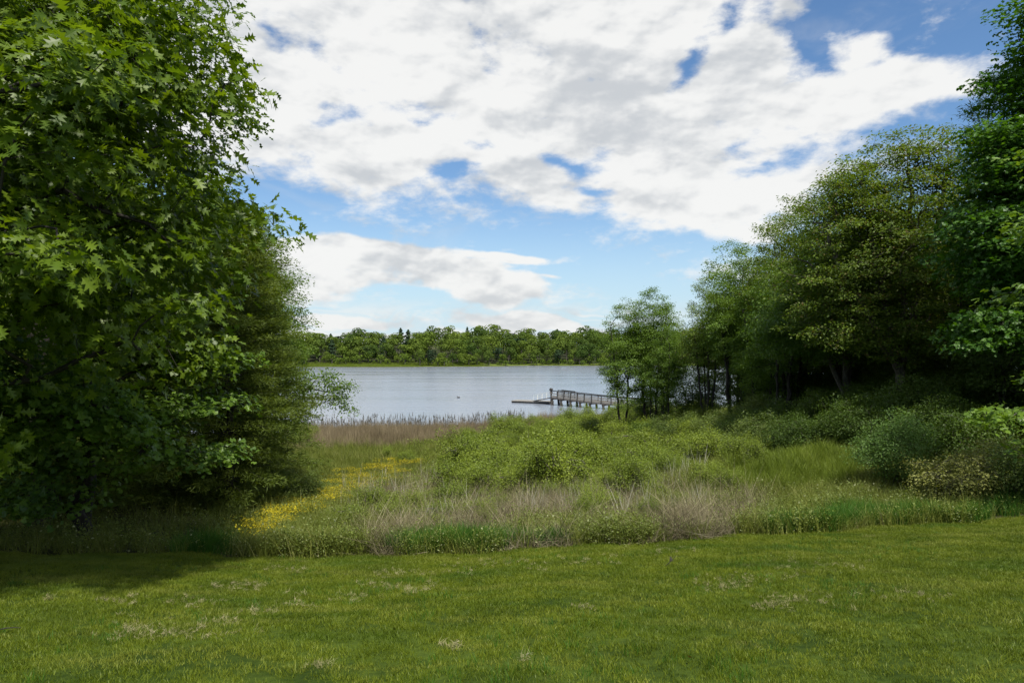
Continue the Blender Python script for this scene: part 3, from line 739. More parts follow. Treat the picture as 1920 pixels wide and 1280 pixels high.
# right side: slim maples by the water
slim = [(9.4, 57, 'slimB', 1.02, 'leftmost slim many-stemmed tree leaning out over the pier'), (11.4, 57, 'slimA', 1.05, 'slim tree with dark bare stems just right of the pier'),
        (13.2, 60, 'slimB', 1.0, 'slim tree behind the second one, thin crown with sky showing through'), (14.6, 51, 'slimC', .94, 'spreading multi-stemmed tree above the shrubs, third clump from the pier'),
        (17.0, 52, 'slimA', 1.22, 'taller slim tree whose pointed top stands right of the gap'), (19.0, 46, 'slimC', 1.28, 'olive leaved slim tree beside the tall maple group'),
        (20.2, 41, 'slimA', 1.34, 'slim tree standing behind the olive leaved one'), (16.2, 44, 'slimB', .9, 'shorter slim tree in front of the grove with dark stems'), (12.3, 54, 'slimB', .8, 'short young tree among the stems near the pier'), (15.6, 47.5, 'slimA', 1.0, 'slender tree filling the line between the spreading clump and the taller ones'), (17.6, 43.5, 'slimC', 1.12, 'slender tree with pale new leaves just left of the olive leaved one'), (15.9, 40.5, 'slimA', .92, 'slender dark stemmed tree standing nearest, left of the tall maple group')]
for i, (x, y, k_, s, lb) in enumerate(slim):
    put(k_, 'slim_tree', x, y, lb, i * 1.7, (s * .84, s * .84, s * 1.06))

# the big spring maple with visible limbs
b = np.array([18.25, 32.0, gz(18.25, 32.0) - .1])
ells = loc_ells(b, [(17.8, 32, 14.0, 5.0, 3.6, 4.6), (14.6, 32, 12.2, 2.5, 2.2, 2.2), (16.2, 32, 16.0, 2.6, 2.2, 2.4), (20.2, 32, 17.2, 2.5, 2.2, 2.9), (18.0, 32, 18.0, 1.8, 1.6, 1.9), (14.8, 31.5, 10.2, 2.3, 2.2, 1.2), (18.2, 31, 10.0, 3.0, 2.0, 1.5)])
tr = [np.array([(0, 0, 0), (-.05, 0, 2.5), (.0, .1, 5), (.2, 0, 8), (.5, 0, 12), (.4, .2, 14)]), np.array([(0, 0, 3.0), (-.5, 0, 5.5), (-1.3, 0, 9.0), (-1.8, 0, 13)]), np.array([(0, 0, 3.4), (-1.2, -.2, 5.4), (-2.9, -.2, 8.2), (-3.6, 0, 10.5)]), np.array([(0.05, 0, 4), (.9, .3, 7), (1.8, .2, 10), (2.2, 0, 13.5)])]
tm, cm, _ = make_tree('spring_maple', b, tr, ells, 1250, 58, (.26, .26, .10), .115, 'folded', M['spring'], M['bark'], 41, rbase=.20, rtip=.007, step=.5, shell=.55, up=1.1, droop=.12, inner=.3)
place_tree('maple_tree', (tm, cm), b, 'tall rounded maple with thin spring leaves and branches showing at right')
b = np.array([17.6, 36.0, gz(17.6, 36.0) - .1])
ells = loc_ells(b, [(17.0, 36, 11.5, 3.8, 3, 3.0), (14.4, 36, 10.2, 2.2, 2, 1.6), (18.5, 36, 14, 3, 2.6, 2.2)])
tm, cm, _ = make_tree('spring_maple_b', b, [np.array([(0, 0, 0), (.1, 0, 3), (-.1, 0, 6), (.3, 0, 10)]), np.array([(0, 0, 2.6), (-.9, 0, 4.6), (-2.2, 0, 6.6)])], ells, 620, 60, (.29, .29, .11), .115, 'folded', M['maple'], M['bark'], 42, rbase=.16, rtip=.007, step=.5, shell=.5)
place_tree('maple_tree', (tm, cm), b, 'pale barked maple just left of and behind the tall rounded one')

# dark green maple at the right border
b = np.array([19.3, 24.0, gz(19.3, 24.0) - .1])
ells = loc_ells(b, [(19.0, 24, 13.5, 3.6, 3, 3.6), (19.4, 24, 17.5, 2.8, 2.6, 3.0), (17.6, 23.6, 16.0, 1.7, 1.6, 1.7), (16.8, 23.4, 12.8, 1.7, 1.6, 1.5), (18.9, 24, 20.4, 1.5, 1.3, 1.6), (16.8, 23.2, 9.8, 1.9, 1.7, 1.0), (20, 22.5, 9, 2.4, 1.6, 1.2)])
tm, cm, _ = make_tree('deep_maple', b, [np.array([(0, 0, 0), (.1, 0, 4), (.2, 0, 8), (.3, 0, 14)])], ells, 900, 44, (.38, .38, .09), .15, 'maple', M['maple_deep'], M['bark_dark'], 43, rbase=.3, step=.5, shell=.5, up=1.1, droop=.15, inner=.6)
place_tree('maple_tree', (tm, cm), b, 'tallest tree at the right border with dense deep green leaves')
# near right maple reaching in from outside the frame
b = np.array([14.6, 15.8, gz(14.6, 15.8) - .1])
ells = loc_ells(b, [(11.9, 15.4, 7.55, 1.3, .9, .3), (12.6, 15.6, 6.9, 1.5, .9, .3), (12.9, 15.6, 8.4, 1.5, 1.0, .3), (12.8, 16, 10.4, 1.4, 1.0, .35), (12.7, 16, 12.0, 1.3, 1.0, .35), (13.2, 16, 13.6, 1.5, 1.0, .4), (14.5, 16, 12, 2, 1.5, 2.2)])
tm, cm, _ = make_tree('edge_maple', b, [np.array([(0, 0, 0), (.1, 0, 3), (.1, 0, 6), (.2, 0, 8.5)])], ells, 300, 18, (.24, .24, .08), .14, 'maple', M['maple'], M['bark'], 44, rbase=.18, step=.4, shell=.5, up=1.2, droop=.15)
place_tree('maple_tree', (tm, cm), b, 'maple reaching in from beyond the right border with bright flat sprays')

right_bg = [(24.5, 34, 'pine', 1.12), (23.2, 29, 'woodB', 1.0), (27, 30, 'deep', 1.1), (22.5, 39, 'wood', 1.0), (26, 42, 'woodB', 1.1), (21, 44, 'woodB', .9), (29, 37, 'pine', 1.1), (25.5, 50, 'wood', 1.0), (30, 47, 'woodB', 1.1),
            (24, 58, 'woodB', .95), (29, 60, 'wood', 1.0), (34, 54, 'deep', 1.0), (19.5, 58, 'wood', .8), (35, 66, 'woodB', 1.0), (20.5, 27.5, 'low', 1.0), (22.5, 24.5, 'low', 1.1), (24.5, 21.5, 'deep', 1.0), (18.8, 20.3, 'low', .9),
            (21.0, 35, 'low', 1.2), (24, 32, 'low', 1.3), (16.6, 48, 'low', .9), (20, 52, 'low', 1.1), (15.2, 56, 'low', .85), (33, 31, 'pine', 1.1), (38, 44, 'deep', 1.1), (25.5, 26, 'woodB', 1.1), (17.3, 62, 'low', 1.2), (19.5, 45, 'low', 1.2), (22.5, 47, 'low', 1.3), (24.5, 52, 'low', 1.4), (21.0, 56, 'low', 1.3), (27.5, 55, 'low', 1.4), (26.5, 46, 'low', 1.3), (29, 42, 'low', 1.4), (31, 50, 'woodB', 1.0), (13.0, 64, 'low', .8), (22, 64, 'woodB', .8)]
def wood_label(x, y, k_):
    q_ = CX + F * x / y
    what = {'pine': 'dark pine', 'low': 'low understory tree', 'deep': 'deep green tree', 'woodB': 'shade-dark tree'}.get(k_, 'leafy tree')
    where = 'behind the slim trees' if q_ < 1480 else 'behind the tall rounded maple' if q_ < 1780 else 'at the right border behind the deep green maple'
    return f'{what} {where}, ' + ('front rows' if y < 33 else 'middle rows' if y < 48 else 'far rows near the water')
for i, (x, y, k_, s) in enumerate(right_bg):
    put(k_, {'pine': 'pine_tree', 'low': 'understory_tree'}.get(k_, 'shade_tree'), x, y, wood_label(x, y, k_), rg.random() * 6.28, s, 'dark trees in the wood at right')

# ------------------------------------------------------------------ shrubs
def shrub_kind(name, seed, r, h, lm, ntips, per, size, sig, base=.15, tmpl='folded', bm=None, up=.6):
    rg = np.random.default_rng(seed)
    trs = []
    for s in range(7):
        a = s * .9 + rg.random() * .5
        trs.append(np.array([(math.cos(a) * .08, math.sin(a) * .08, -.1), (math.cos(a) * r * .25, math.sin(a) * r * .25, h * .35), (math.cos(a) * r * .5, math.sin(a) * r * .5, h * .65)]))
    el = [(0, 0, h * .55, r * .62, r * .62, h * .36)]
    for i in range(8):
        a = i * .785 + rg.random() * .6; t = rg.random()
        el.append((math.cos(a) * r * .6, math.sin(a) * r * .6, h * (.38 + .36 * t), r * .34, r * .34, h * .20))
    for i in range(4):
        el.append((rg.normal(0, r * .35), rg.normal(0, r * .35), h * .85, r * .22, r * .22, h * .2))
    tm, cm, _ = make_tree(name, (0, 0, 0), trs, el, ntips, per, sig, size, tmpl, lm, bm or M['bark'], seed, rbase=.022, rtip=.004, twig=.009, step=.2, shell=.3, up=up, zfloor=base * h)
    return tm, cm
K['willowA'] = shrub_kind('willow_a', 51, .95, 1.45, M['willow'], 150, 32, .052, (.12, .12, .12))
K['willowB'] = shrub_kind('willow_b', 52, 1.15, 1.25, M['willow'], 160, 32, .052, (.13, .13, .11))
K['willowC'] = shrub_kind('willow_c', 53, .75, 1.7, M['willow'], 130, 32, .050, (.11, .11, .14))
K['shrubA'] = shrub_kind('shrub_a', 54, 1.5, 2.6, M['shrub'], 260, 32, .068, (.19, .19, .11))
K['shrubB'] = shrub_kind('shrub_b', 55, 1.3, 1.8, M['shrub'], 220, 30, .065, (.16, .16, .11))
def recolour(k_, m):
    c = K[k_][1].copy(); c.materials[0] = m; return K[k_][0], c
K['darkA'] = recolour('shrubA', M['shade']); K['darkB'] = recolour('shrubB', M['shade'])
K['paleA'] = shrub_kind('pale_a', 56, 1.75, 3.2, M['pale_shrub'], 380, 24, .065, (.20, .20, .10), base=.2)
K['yellowA'] = shrub_kind('yellow_a', 57, 1.25, 1.35, M['yellow_shrub'], 260, 18, .060, (.13, .13, .08))

def shrub(kind, px, y, label, s=1.0, group=None, name='shrub', sz=None, dz=0.0):
    x = (px - CX) / F * y
    return put(kind, name, x, y, label, rng.random() * 6.28, (s, s, sz or s), group, 'shrub', dz)

shrub('paleA', 1672, 20.6, 'large pale leaved shrub at the wood edge, right of the light grass mound', .78, name='shrub')
shrub('yellowA', 1800, 17.6, 'yellowish small-leaved shrub behind the tall grass at right', 1.05)
shrub('yellowA', 1880, 18.6, 'yellowish shrub at the right border under the bright sprays', 1.2)
shrub('shrubB', 1925, 16.9, 'green bush at the right border behind the long grass', .8)
shrub('willowC', 1178, 22.5, 'upright dense shrub standing alone in the dead reeds', 1.0)
shrub('willowA', 1150, 23.6, 'lower left companion of the upright shrub in the reeds', .72)
shrub('willowA', 1208, 23.2, 'small shrub just right of the upright one in the reeds', .7)
near = [(868, 29.5, 'willowB', 1.0), (905, 31, 'willowA', 1.0), (955, 26.0, 'willowB', .8), (985, 25.2, 'willowA', .75), (1062, 28.5, 'willowB', 1.05), (1005, 29.0, 'willowB', 1.0), (1255, 27.5, 'willowA', .6), (1390, 26.5, 'willowA', .7), (845, 22.5, 'willowA', .55), (1100, 22.0, 'willowA', .5), (720, 21.5, 'willowA', .45), (1320, 24.0, 'willowA', .5)]
for (px, y, k_, s), lb in zip(near, ['left end of the dead reeds', 'thicket edge by the first reed patch', 'middle of the near reeds, left one', 'middle of the near reeds, right one', 'back of the reeds below the thicket', 'reeds just left of the back shrub', 'flattened reeds at right', 'foot of the light grass mound', 'lawn edge left of centre', 'lawn edge right of centre', 'weeds beside the yellow flowers', 'flattened grey reeds, right part']):
    shrub(k_, px, y, 'green bush growing in the marsh at the ' + lb, s * 1.3)
row = [(1195, 34.0, 'willowB', 1.25), (1240, 33.0, 'willowB', 1.2), (1285, 32.0, 'willowA', 1.35), (1330, 31.5, 'willowB', 1.2), (1075, 33.5, 'willowB', 1.15), (1120, 34.5, 'willowA', 1.3), (1040, 35.5, 'willowB', 1.15), (1365, 33, 'shrubB', 1.1), (1410, 33.5, 'shrubB', 1.15), (1155, 38, 'shrubB', 1.0)]
sp2 = []
while len(sp2) < 46:
    yy = rng.uniform(16.5, 31); pp = rng.uniform(660, 1440) if yy > 20 else rng.uniform(640, 1330); xx = (pp - CX) / F * yy
    if yy < lawn_edge(xx) + 2.2 or any((xx - a_) ** 2 + (yy - b_) ** 2 < .8 for a_, b_ in sp2): continue
    sp2.append((xx, yy))
for i, (xx, yy) in enumerate(sp2):
    pp = CX + F * xx / yy
    lb = 'small green bush poking up through the dead reeds, ' + ('left' if pp < 850 else 'centre' if pp < 1060 else 'right of centre' if pp < 1250 else 'far right') + (', front' if yy < 21.5 else ', middle' if yy < 26 else ', back')
    s_ = rng.uniform(.32, .62)
    put(['willowA', 'willowB', 'willowC'][i % 3], 'small_bush', xx, yy, lb, rng.random() * 6.28, (s_, s_, s_ * rng.uniform(.9, 1.3)), 'small bushes among the dead reeds', 'bush', 0)
for i, (px, y, k_, s) in enumerate(row):
    shrub(k_, px, y, 'rounded bright shrub in the row in front of the slim trees', s, 'rounded shrubs in front of the slim trees')
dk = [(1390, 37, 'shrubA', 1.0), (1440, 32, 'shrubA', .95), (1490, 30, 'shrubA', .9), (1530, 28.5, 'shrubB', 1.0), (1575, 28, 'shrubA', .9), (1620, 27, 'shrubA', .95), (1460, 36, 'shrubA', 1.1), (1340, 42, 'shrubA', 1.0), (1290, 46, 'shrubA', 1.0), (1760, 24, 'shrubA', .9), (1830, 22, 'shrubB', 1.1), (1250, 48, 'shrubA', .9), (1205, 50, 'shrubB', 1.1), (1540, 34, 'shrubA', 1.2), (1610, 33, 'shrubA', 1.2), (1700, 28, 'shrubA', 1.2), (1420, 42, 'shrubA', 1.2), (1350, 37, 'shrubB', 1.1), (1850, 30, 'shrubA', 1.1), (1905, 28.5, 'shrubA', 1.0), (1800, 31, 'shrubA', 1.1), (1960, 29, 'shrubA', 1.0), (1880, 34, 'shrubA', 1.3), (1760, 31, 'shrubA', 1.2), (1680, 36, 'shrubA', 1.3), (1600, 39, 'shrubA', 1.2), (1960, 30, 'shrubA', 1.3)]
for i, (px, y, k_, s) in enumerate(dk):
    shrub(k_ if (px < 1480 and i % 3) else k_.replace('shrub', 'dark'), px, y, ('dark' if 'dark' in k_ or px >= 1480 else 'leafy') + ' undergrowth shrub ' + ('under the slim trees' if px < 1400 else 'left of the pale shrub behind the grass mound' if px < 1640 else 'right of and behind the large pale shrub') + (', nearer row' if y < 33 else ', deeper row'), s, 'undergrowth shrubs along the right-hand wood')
shrub('willowA', 762, 43, 'round dark-based shrub alone in the green marsh left of the centre', .72, name='shrub')
shrub('willowC', 728, 46, 'narrow shrub beside the round one in the marsh', .62)
shrub('willowA', 808, 37, 'shrub below and right of the lone round one', .55)
shrub('willowA', 712, 33.5, 'small green bush above the yellow flowers', .45)
shrub('willowC', 566, 52, 'pale green bush at the left end of the brown reeds', 1.05)
shrub('willowC', 585, 54, 'second pale bush beside the left end of the brown reeds', .9)
shrub('shrubB', 560, 24.5, 'low bush at the foot of the olive hemlock', .75)
shrub('willowC', 1018, 68, 'narrow dark green shrub near the muddy shore', 1.0)
# thicket
cnt = 0
rg = np.random.default_rng(5)
spots = []
tries = 0
while len(spots) < 120 and tries < 6000:
    tries += 1
    y = 25 + 52 * rg.random() ** .85; px = rg.uniform(800, 1330); x = (px - CX) / F * y
    left = np.interp(y, [25, 30, 36, 45, 60, 78], [840, 850, 870, 860, 880, 985])
    if px < left: continue
    if y < 30 and 1040 < px: continue
    if y > shore(np.array(x)) - 9: continue
    if any((x - a) ** 2 + (y - b_) ** 2 < (1.35 + y * .016) ** 2 for a, b_ in spots): continue
    spots.append((x, y))
def thicket_label(x, y, s):
    q_ = CX + F * x / y
    side = 'left' if q_ < 960 else 'middle' if q_ < 1120 else 'right'
    size = 'low' if s < 1.05 else 'medium' if s < 1.35 else 'broad'
    if y < 34: return f'{size} bright green shrub at the front {side} of the marsh thicket, above the dead reeds'
    if y < 50: return f'{size} bright green shrub in the body of the marsh thicket, {side} part'
    return f'{size} bright green shrub at the far {side} of the marsh thicket towards the shore'
for i, (x, y) in enumerate(spots):
    k_ = ['willowA', 'willowB', 'willowB', 'willowC'][rg.integers(4)]
    s = rg.uniform(.85, 1.6)
    put(k_, 'shrub', x, y, thicket_label(x, y, s), rg.random() * 6.28, (s, s, s * rg.uniform(.8, 1.12)), 'bright shrubs of the marsh thicket', 'shrub', 0)

# ------------------------------------------------------------------ far wood across the pond
def far_kind(name, seed, h, r, lm, n=900, size=.62, conif=False, z0=None):
    rg = np.random.default_rng(seed)
    if conif:
        z0 = h * .15
        t = rg.random(n) ** .8; z = z0 + (h - z0) * t; lay = .75 + .35 * np.sin(z * 2.6 + rg.random() * 6) 
        rr = r * (1 - t ** 1.7 * .9) * lay * (.55 + .45 * rg.random(n)); a = rg.random(n) * 6.283
        P = np.stack([np.cos(a) * rr, np.sin(a) * rr, z], -1); N = np.stack([np.cos(a), np.sin(a), .8 + 0 * a], -1)
    else:
        z0 = h * .18 if z0 is None else z0
        L = 10; c = norm(rg.normal(0, 1, (L, 3)) + np.array([0, 0, .35])) * np.array([r * .62, r * .62, (h - z0) * .36]) + np.array([0, 0, z0 + (h - z0) * .52])
        lr = r * rg.uniform(.40, .60, L)
        i = rg.integers(0, L, n); dd = norm(rg.normal(0, 1, (n, 3)) + np.array([0, 0, .35]))
        P = c[i] + dd * lr[i][:, None] * np.array([1, 1, .8]); N = dd
    N = N + rg.normal(0, .35, (n, 3))
    V, Fc, k = stamp(P, frames(N, rg.normal(0, 1, (n, 3))), size * (.6 + .8 * rg.random(n)), [(-.5, -.35, 0), (.4, -.5, .05), (.5, .35, -.05), (-.35, .5, .05)], [(0, 1, 2), (0, 2, 3)])
    cme = raw_mesh(name + '_crown', V, Fc, lm, np.repeat(rg.random(n), k))
    A = np.array([(0, 0, -.5), (.1, 0, h * .3), (0, .1, h * .6), (0, 0, h * .85), (r * .3, 0, h * .6), (-r * .3, .2, h * .65)]); par = np.array([-1, 0, 1, 2, 1, 1])
    V, Fc = tubes(A, par, np.array([.3, .25, .18, .05, .1, .1]))
    return raw_mesh(name + '_trunk', V, Fc, M['bark_pale'] if lm is M['far_grey'] else M['bark'], smooth=True), cme
fk = {'greenA': far_kind('far_a', 61, 15, 6.0, M['far_green']), 'greenB': far_kind('far_b', 62, 17, 6.5, M['far_green'], 1150), 'greenC': far_kind('far_c', 63, 13, 5.2, M['far_green'], 900),
      'lime': far_kind('far_d', 64, 11, 4.6, M['far_lime'], 800), 'limeB': far_kind('far_e', 65, 16, 6.2, M['far_lime'], 1100), 'pineA': far_kind('far_f', 66, 17, 4.6, M['far_pine'], 520, .8, True), 'pineB': far_kind('far_g', 67, 15, 4.6, M['far_pine'], 480, .85, False),
      'grey': far_kind('far_h', 68, 11, 3.4, M['far_grey'], 300, .5), 'bush': far_kind('far_i', 69, 4.2, 2.8, M['far_lime'], 220, .5, z0=.1)}
lab = {'greenA': ('broadleaf_tree', 'rounded mid green tree in the wood across the pond', 'rounded green trees across the pond'), 'lime': ('broadleaf_tree', 'small lime green tree at the far shore', 'small lime green trees across the pond'),
       'limeB': ('broadleaf_tree', 'tall yellow-green tree in the wood across the pond', 'tall yellow-green trees across the pond'), 'pineA': ('pine_tree', 'dark pointed pine standing in the far wood', 'dark pines in the far wood'),
       'pineB': ('pine_tree', 'dark broad pine among the broadleaf trees across the pond', 'dark pines in the far wood'), 'grey': ('bare_tree', 'greyish half-leafed tree by the far shore', 'greyish half-leafed trees by the far shore'), 'bush': ('shrub', 'low light green bush along the far shore', 'light green bushes along the far shore')}
lab['greenB'] = lab['greenC'] = lab['greenA']
def far_tree(k_, x, y, s, rz):
    nm, lb, gp = lab[k_]
    q_ = y - float(far_shore(np.array(x))); u_ = CX + F * x / y
    if k_ != 'bush': lb += (', front row' if q_ < 25 else ', mid-slope' if q_ < 75 else ', on the skyline') + (' left' if u_ < 780 else ' centre' if u_ < 960 else ' right')
    root = empty(nm, (x, y, gz(x, y) - .3), rz, s); tag(root, lb, 'shrub' if k_ == 'bush' else 'tree', gp)
    link('trunk', fk[k_][0], root); tag(link('crown', fk[k_][1], root), kind='stuff')
rg = np.random.default_rng(9)
nfar = 0
rows = [(6, 8.0, .62), (16, 9.0, .85), (30, 9.5, .95), (48, 10.5, 1.0), (70, 11, 1.0), (96, 12, 1.0)]
far_list = []
for ri, (dq, spc, sc) in enumerate(rows):
    x = -215.0
    while x < 175:
        xx = x + rg.uniform(-2, 2); y = float(far_shore(np.array(xx))) + dq + rg.uniform(-3, 4)
        if ri <= 1 and -215 < xx < -62: y += 26 if ri == 0 else 30
        u = rg.random()
        if ri == 0: k_ = 'lime' if u < .35 else 'greenC' if u < .65 else 'grey' if u < .72 else 'pineB' if u < .85 else 'greenA'
        elif xx < -60 and ri < 3: k_ = ['lime', 'greenA', 'greenC', 'pineA', 'pineB', 'greenB'][int(u * 6)]
        else: k_ = 'greenA' if u < .27 else 'greenB' if u < .50 else 'limeB' if u < .68 else 'greenC' if u < .82 else 'pineB' if u < .97 else 'pineA'
        if -85 < xx < -40 and ri == 1 and u < .6: k_ = 'grey'
        far_list.append((k_, xx, y, 1.22 * sc * rg.uniform(.8, 1.18) * (.9 if ri == 5 else 1), rg.random() * 6.28, (.86 if xx < -60 else 1.0)))
        x += spc * rg.uniform(.85, 1.15)
x = -190.0
while x < 110:
    far_list.append(('bush', x, float(far_shore(np.array(x))) + rg.uniform(2, 12) + (14 if x < -62 else 0), rg.uniform(.4, 1.7), rg.random() * 6.28, 1.0)); x += rg.uniform(3.5, 7)
for k_, xx, y, s, rz, h_ in far_list: far_tree(k_, xx, y, (s, s, s * h_), rz)
# a few pines that stand above the skyline
for px, y, s in [(664, 540, .95), (876, 600, .90), (1105, 560, 1.15), (1118, 566, 1.1)]:
    far_tree('pineA', (px - CX) / F * y, y, s * 1.02, px)
# the wood beyond the frame on both sides: one mass each
def far_mass(name, x0, x1, seed):
    rg = np.random.default_rng(seed); Vs = []; Fs = []; Rn = []; off = 0
    base = [np.array([v.co[:] for v in fk[k_][1].vertices]) for k_ in ('greenA', 'greenB')]
    bf = [np.array([p.vertices[:] for p in fk[k_][1].polygons]) for k_ in ('greenA', 'greenB')]
    for i in range(70):
        x = rg.uniform(x0, x1); y = float(far_shore(np.array(x))) + rg.uniform(6, 90); j = rg.integers(2)
        Vs.append(base[j] + np.array([x, y, gz(x, y)])); Fs.append(bf[j] + off); off += len(base[j]); Rn.append(rg.random(len(base[j])))
    o = link(name, raw_mesh(name, np.concatenate(Vs), np.concatenate(Fs), M['far_green'], np.concatenate(Rn)))
    tag(o, None, None, None, 'stuff'); return o
far_mass('far_woodland', -520, -215, 1)['label'] = 'distant woodland across the pond beyond the left-hand trees'
far_mass('far_woodland', 180, 520, 2)['label'] = 'distant woodland across the pond behind the right-hand wood'

# ------------------------------------------------------------------ scattering of grasses
def scatter_group():
    ng = bpy.data.node_groups.new('scatter_tufts', 'GeometryNodeTree')
    ng.interface.new_socket('Geometry', in_out='INPUT', socket_type='NodeSocketGeometry')
    ng.interface.new_socket('Tufts', in_out='INPUT', socket_type='NodeSocketCollection')
    ng.interface.new_socket('Geometry', in_out='OUTPUT', socket_type='NodeSocketGeometry')
    L = ng.links.new
    gi = ng.nodes.new('NodeGroupInput'); go = ng.nodes.new('NodeGroupOutput')
    ci = ng.nodes.new('GeometryNodeCollectionInfo'); ci.inputs['Separate Children'].default_value = True; ci.inputs['Reset Children'].default_value = True
    ip = ng.nodes.new('GeometryNodeInstanceOnPoints'); ip.inputs['Pick Instance'].default_value = True
    L(gi.outputs[0], ip.inputs['Points']); L(gi.outputs[1], ci.inputs[0]); L(ci.outputs[0], ip.inputs['Instance'])
    for nm, dt, sk in (('rot', 'FLOAT_VECTOR', 'Rotation'), ('scl', 'FLOAT_VECTOR', 'Scale'), ('idx', 'INT', 'Instance Index')):
        na = ng.nodes.new('GeometryNodeInputNamedAttribute'); na.data_type = dt; na.inputs[0].default_value = nm
        L(na.outputs['Attribute'], ip.inputs[sk])
    L(ip.outputs[0], go.inputs[0])
    return ng
SG = scatter_group()

def scatter(name, P, meshes, label=None, smin=.8, smax=1.2, tilt=.08, scale=None, cat=None):
    n = len(P)
    me = bpy.data.meshes.new(name); me.vertices.add(n); me.vertices.foreach_set('co', np.asarray(P, np.float32).ravel())
    rot = np.stack([rng.normal(0, tilt, n), rng.normal(0, tilt, n), rng.random(n) * 6.283], -1)
    s = rng.uniform(smin, smax, n) if scale is None else scale
    scl = np.stack([s, s, s * rng.uniform(.75, 1.2, n)], -1)
    me.attributes.new('rot', 'FLOAT_VECTOR', 'POINT').data.foreach_set('vector', rot.astype(np.float32).ravel())
    me.attributes.new('scl', 'FLOAT_VECTOR', 'POINT').data.foreach_set('vector', scl.astype(np.float32).ravel())
    me.attributes.new('idx', 'INT', 'POINT').data.foreach_set('value', rng.integers(0, len(meshes), n).astype(np.int32))
    o = link(name, me); tag(o, label, cat, None, 'stuff')
    col = bpy.data.collections.new(name + '_tufts')
    for i, m in enumerate(meshes): col.objects.link(bpy.data.objects.new(name + '_tuft', m))
    md = o.modifiers.new('scatter', 'NODES'); md.node_group = SG
    md[[i.identifier for i in SG.interface.items_tree if i.name == 'Tufts'][0]] = col
    return o

def tuft(name, seed, n, rad, h, w, lean, mat, seg=2, hvar=.3, bend=.5, tipw=0.0, flat=False):
    """a tuft of blades"""
    rg = np.random.default_rng(seed)
    a = rg.random(n) * 6.283; rr = rad * np.sqrt(rg.random(n)); B = np.stack([np.cos(a) * rr, np.sin(a) * rr, np.zeros(n) - .01], -1)
    la = rg.random(n) * 6.283; ld = np.stack([np.cos(la), np.sin(la), np.zeros(n)], -1)
    hh = h * (1 - hvar + 2 * hvar * rg.random(n)); ln = lean * (.3 + 1.2 * rg.random(n))
    wa = rg.random(n) * 6.283; W = np.stack([np.cos(wa), np.sin(wa), np.zeros(n)], -1) * (w * (.6 + .8 * rg.random(n)))[:, None] * .5
    up = np.array([0, 0, 1.0])
    pts = []
    for i in range(seg + 1):
        t = i / seg
        c = B + up * (hh * (t - bend * .25 * ln * t * t))[:, None] + ld * (hh * ln * t ** 1.7)[:, None]
        wt = (1 - t) ** .6
        if i < seg: pts += [c - W * max(wt, .3), c + W * max(wt, .3)]
        else: pts += [c]
    V = np.stack(pts, 1); k = V.shape[1]
    f = []
    for i in range(seg - 1): f += [(2 * i, 2 * i + 1, 2 * i + 3), (2 * i, 2 * i + 3, 2 * i + 2)]
    f += [(2 * seg - 2, 2 * seg - 1, 2 * seg)]
    Fc = np.array(f)[None] + (np.arange(n) * k)[:, None, None]
    return raw_mesh(name, V.reshape(-1, 3), Fc.reshape(-1, 3), mat, np.repeat(rg.random(n), k))

def leafy_tuft(name, seed, n, rad, h, size, mat, stem_mat=None, tmpl='folded'):
    rg = np.random.default_rng(seed)
    P = np.stack([rg.normal(0, rad * .5, n), rg.normal(0, rad * .5, n), h * rg.random(n) ** .7], -1)
    N = rg.normal(0, .5, (n, 3)) + np.array([0, 0, .8]); T = rg.normal(0, 1, (n, 3)) * np.array([1, 1, .3])
    V, Fc, k = stamp(P, frames(N, T), size * (.5 + rg.random(n)), *LEAF[tmpl])
    return raw_mesh(name, V, Fc, mat, np.repeat(rg.random(n), k))

def with_z(x, y, dz=0.0): return np.stack([x, y, H(x, y) + dz], -1)
def pxy(x, y): return CX + F * x / y, HY - F * (H(x, y) - CZ) / y

# ---- lawn
n = 72000
y = 3.2 + (17.5 - 3.2) * np.sqrt(rng.random(n) * .92 + .0); x = rng.uniform(-1, 1, n) * (y * .86 + 1.5)
# denser close up
keep = (y < lawn_edge(x) - .02)
x, y = x[keep], y[keep]
lt = [tuft('lawn_tuft', 100 + i, 30, .085, .042, .0055, .50, M['lawn'], 2) for i in range(4)]
scatter('lawn_grass', with_z(x, y), lt, 'mown lawn grass with dry streaks sloping down to the marsh', .75, 1.25, .15)
# finer extra on the nearest strip, some taller greener tufts
n = 2600
y = rng.uniform(4, 14.5, n); x = rng.uniform(-1, 1, n) * (y * .85 + 1)
p = vnoise(x, y, .9, 4); keep = (y < lawn_edge(x)) & (p > .15)
scatter('lawn_tufts', with_z(x[keep], y[keep]), [tuft('tall_lawn_tuft', 110 + i, 16, .07, .085, .006, .5, M['lush'], 2) for i in range(2)], 'slightly taller fresh green tufts in the lawn', .6, 1.1)

# clippings: pale dry heaps at the spots the photo shows
cl = [(520, 1068, 26), (560, 1072, 14), (395, 1100, 14), (470, 1098, 30), (245, 1120, 12), (200, 1128, 12), (250, 1135, 16), (350, 1130, 40), (460, 1105, 30), (560, 1115, 10), (548, 1135, 10), (575, 1138, 16), (515, 1148, 12), (480, 1150, 14), (430, 1168, 16),
      (330, 1185, 90), (260, 1190, 50), (760, 1078, 55), (740, 1076, 25), (800, 1106, 30), (750, 1108, 26), (660, 1124, 32), (700, 1098, 30), (900, 1058, 40), (950, 1055, 40), (1400, 1088, 60), (1360, 1100, 40), (1480, 1130, 60), (1450, 1135, 40), (985, 1240, 7), (1150, 1045, 16), (1010, 1068, 12), (870, 1075, 22), (1090, 1142, 14), (100, 1125, 14), (1260, 1035, 40), (1100, 1055, 30), (1540, 1060, 60), (850, 1214, 20), (600, 1250, 16), (1720, 1120, 40)]
pts = []
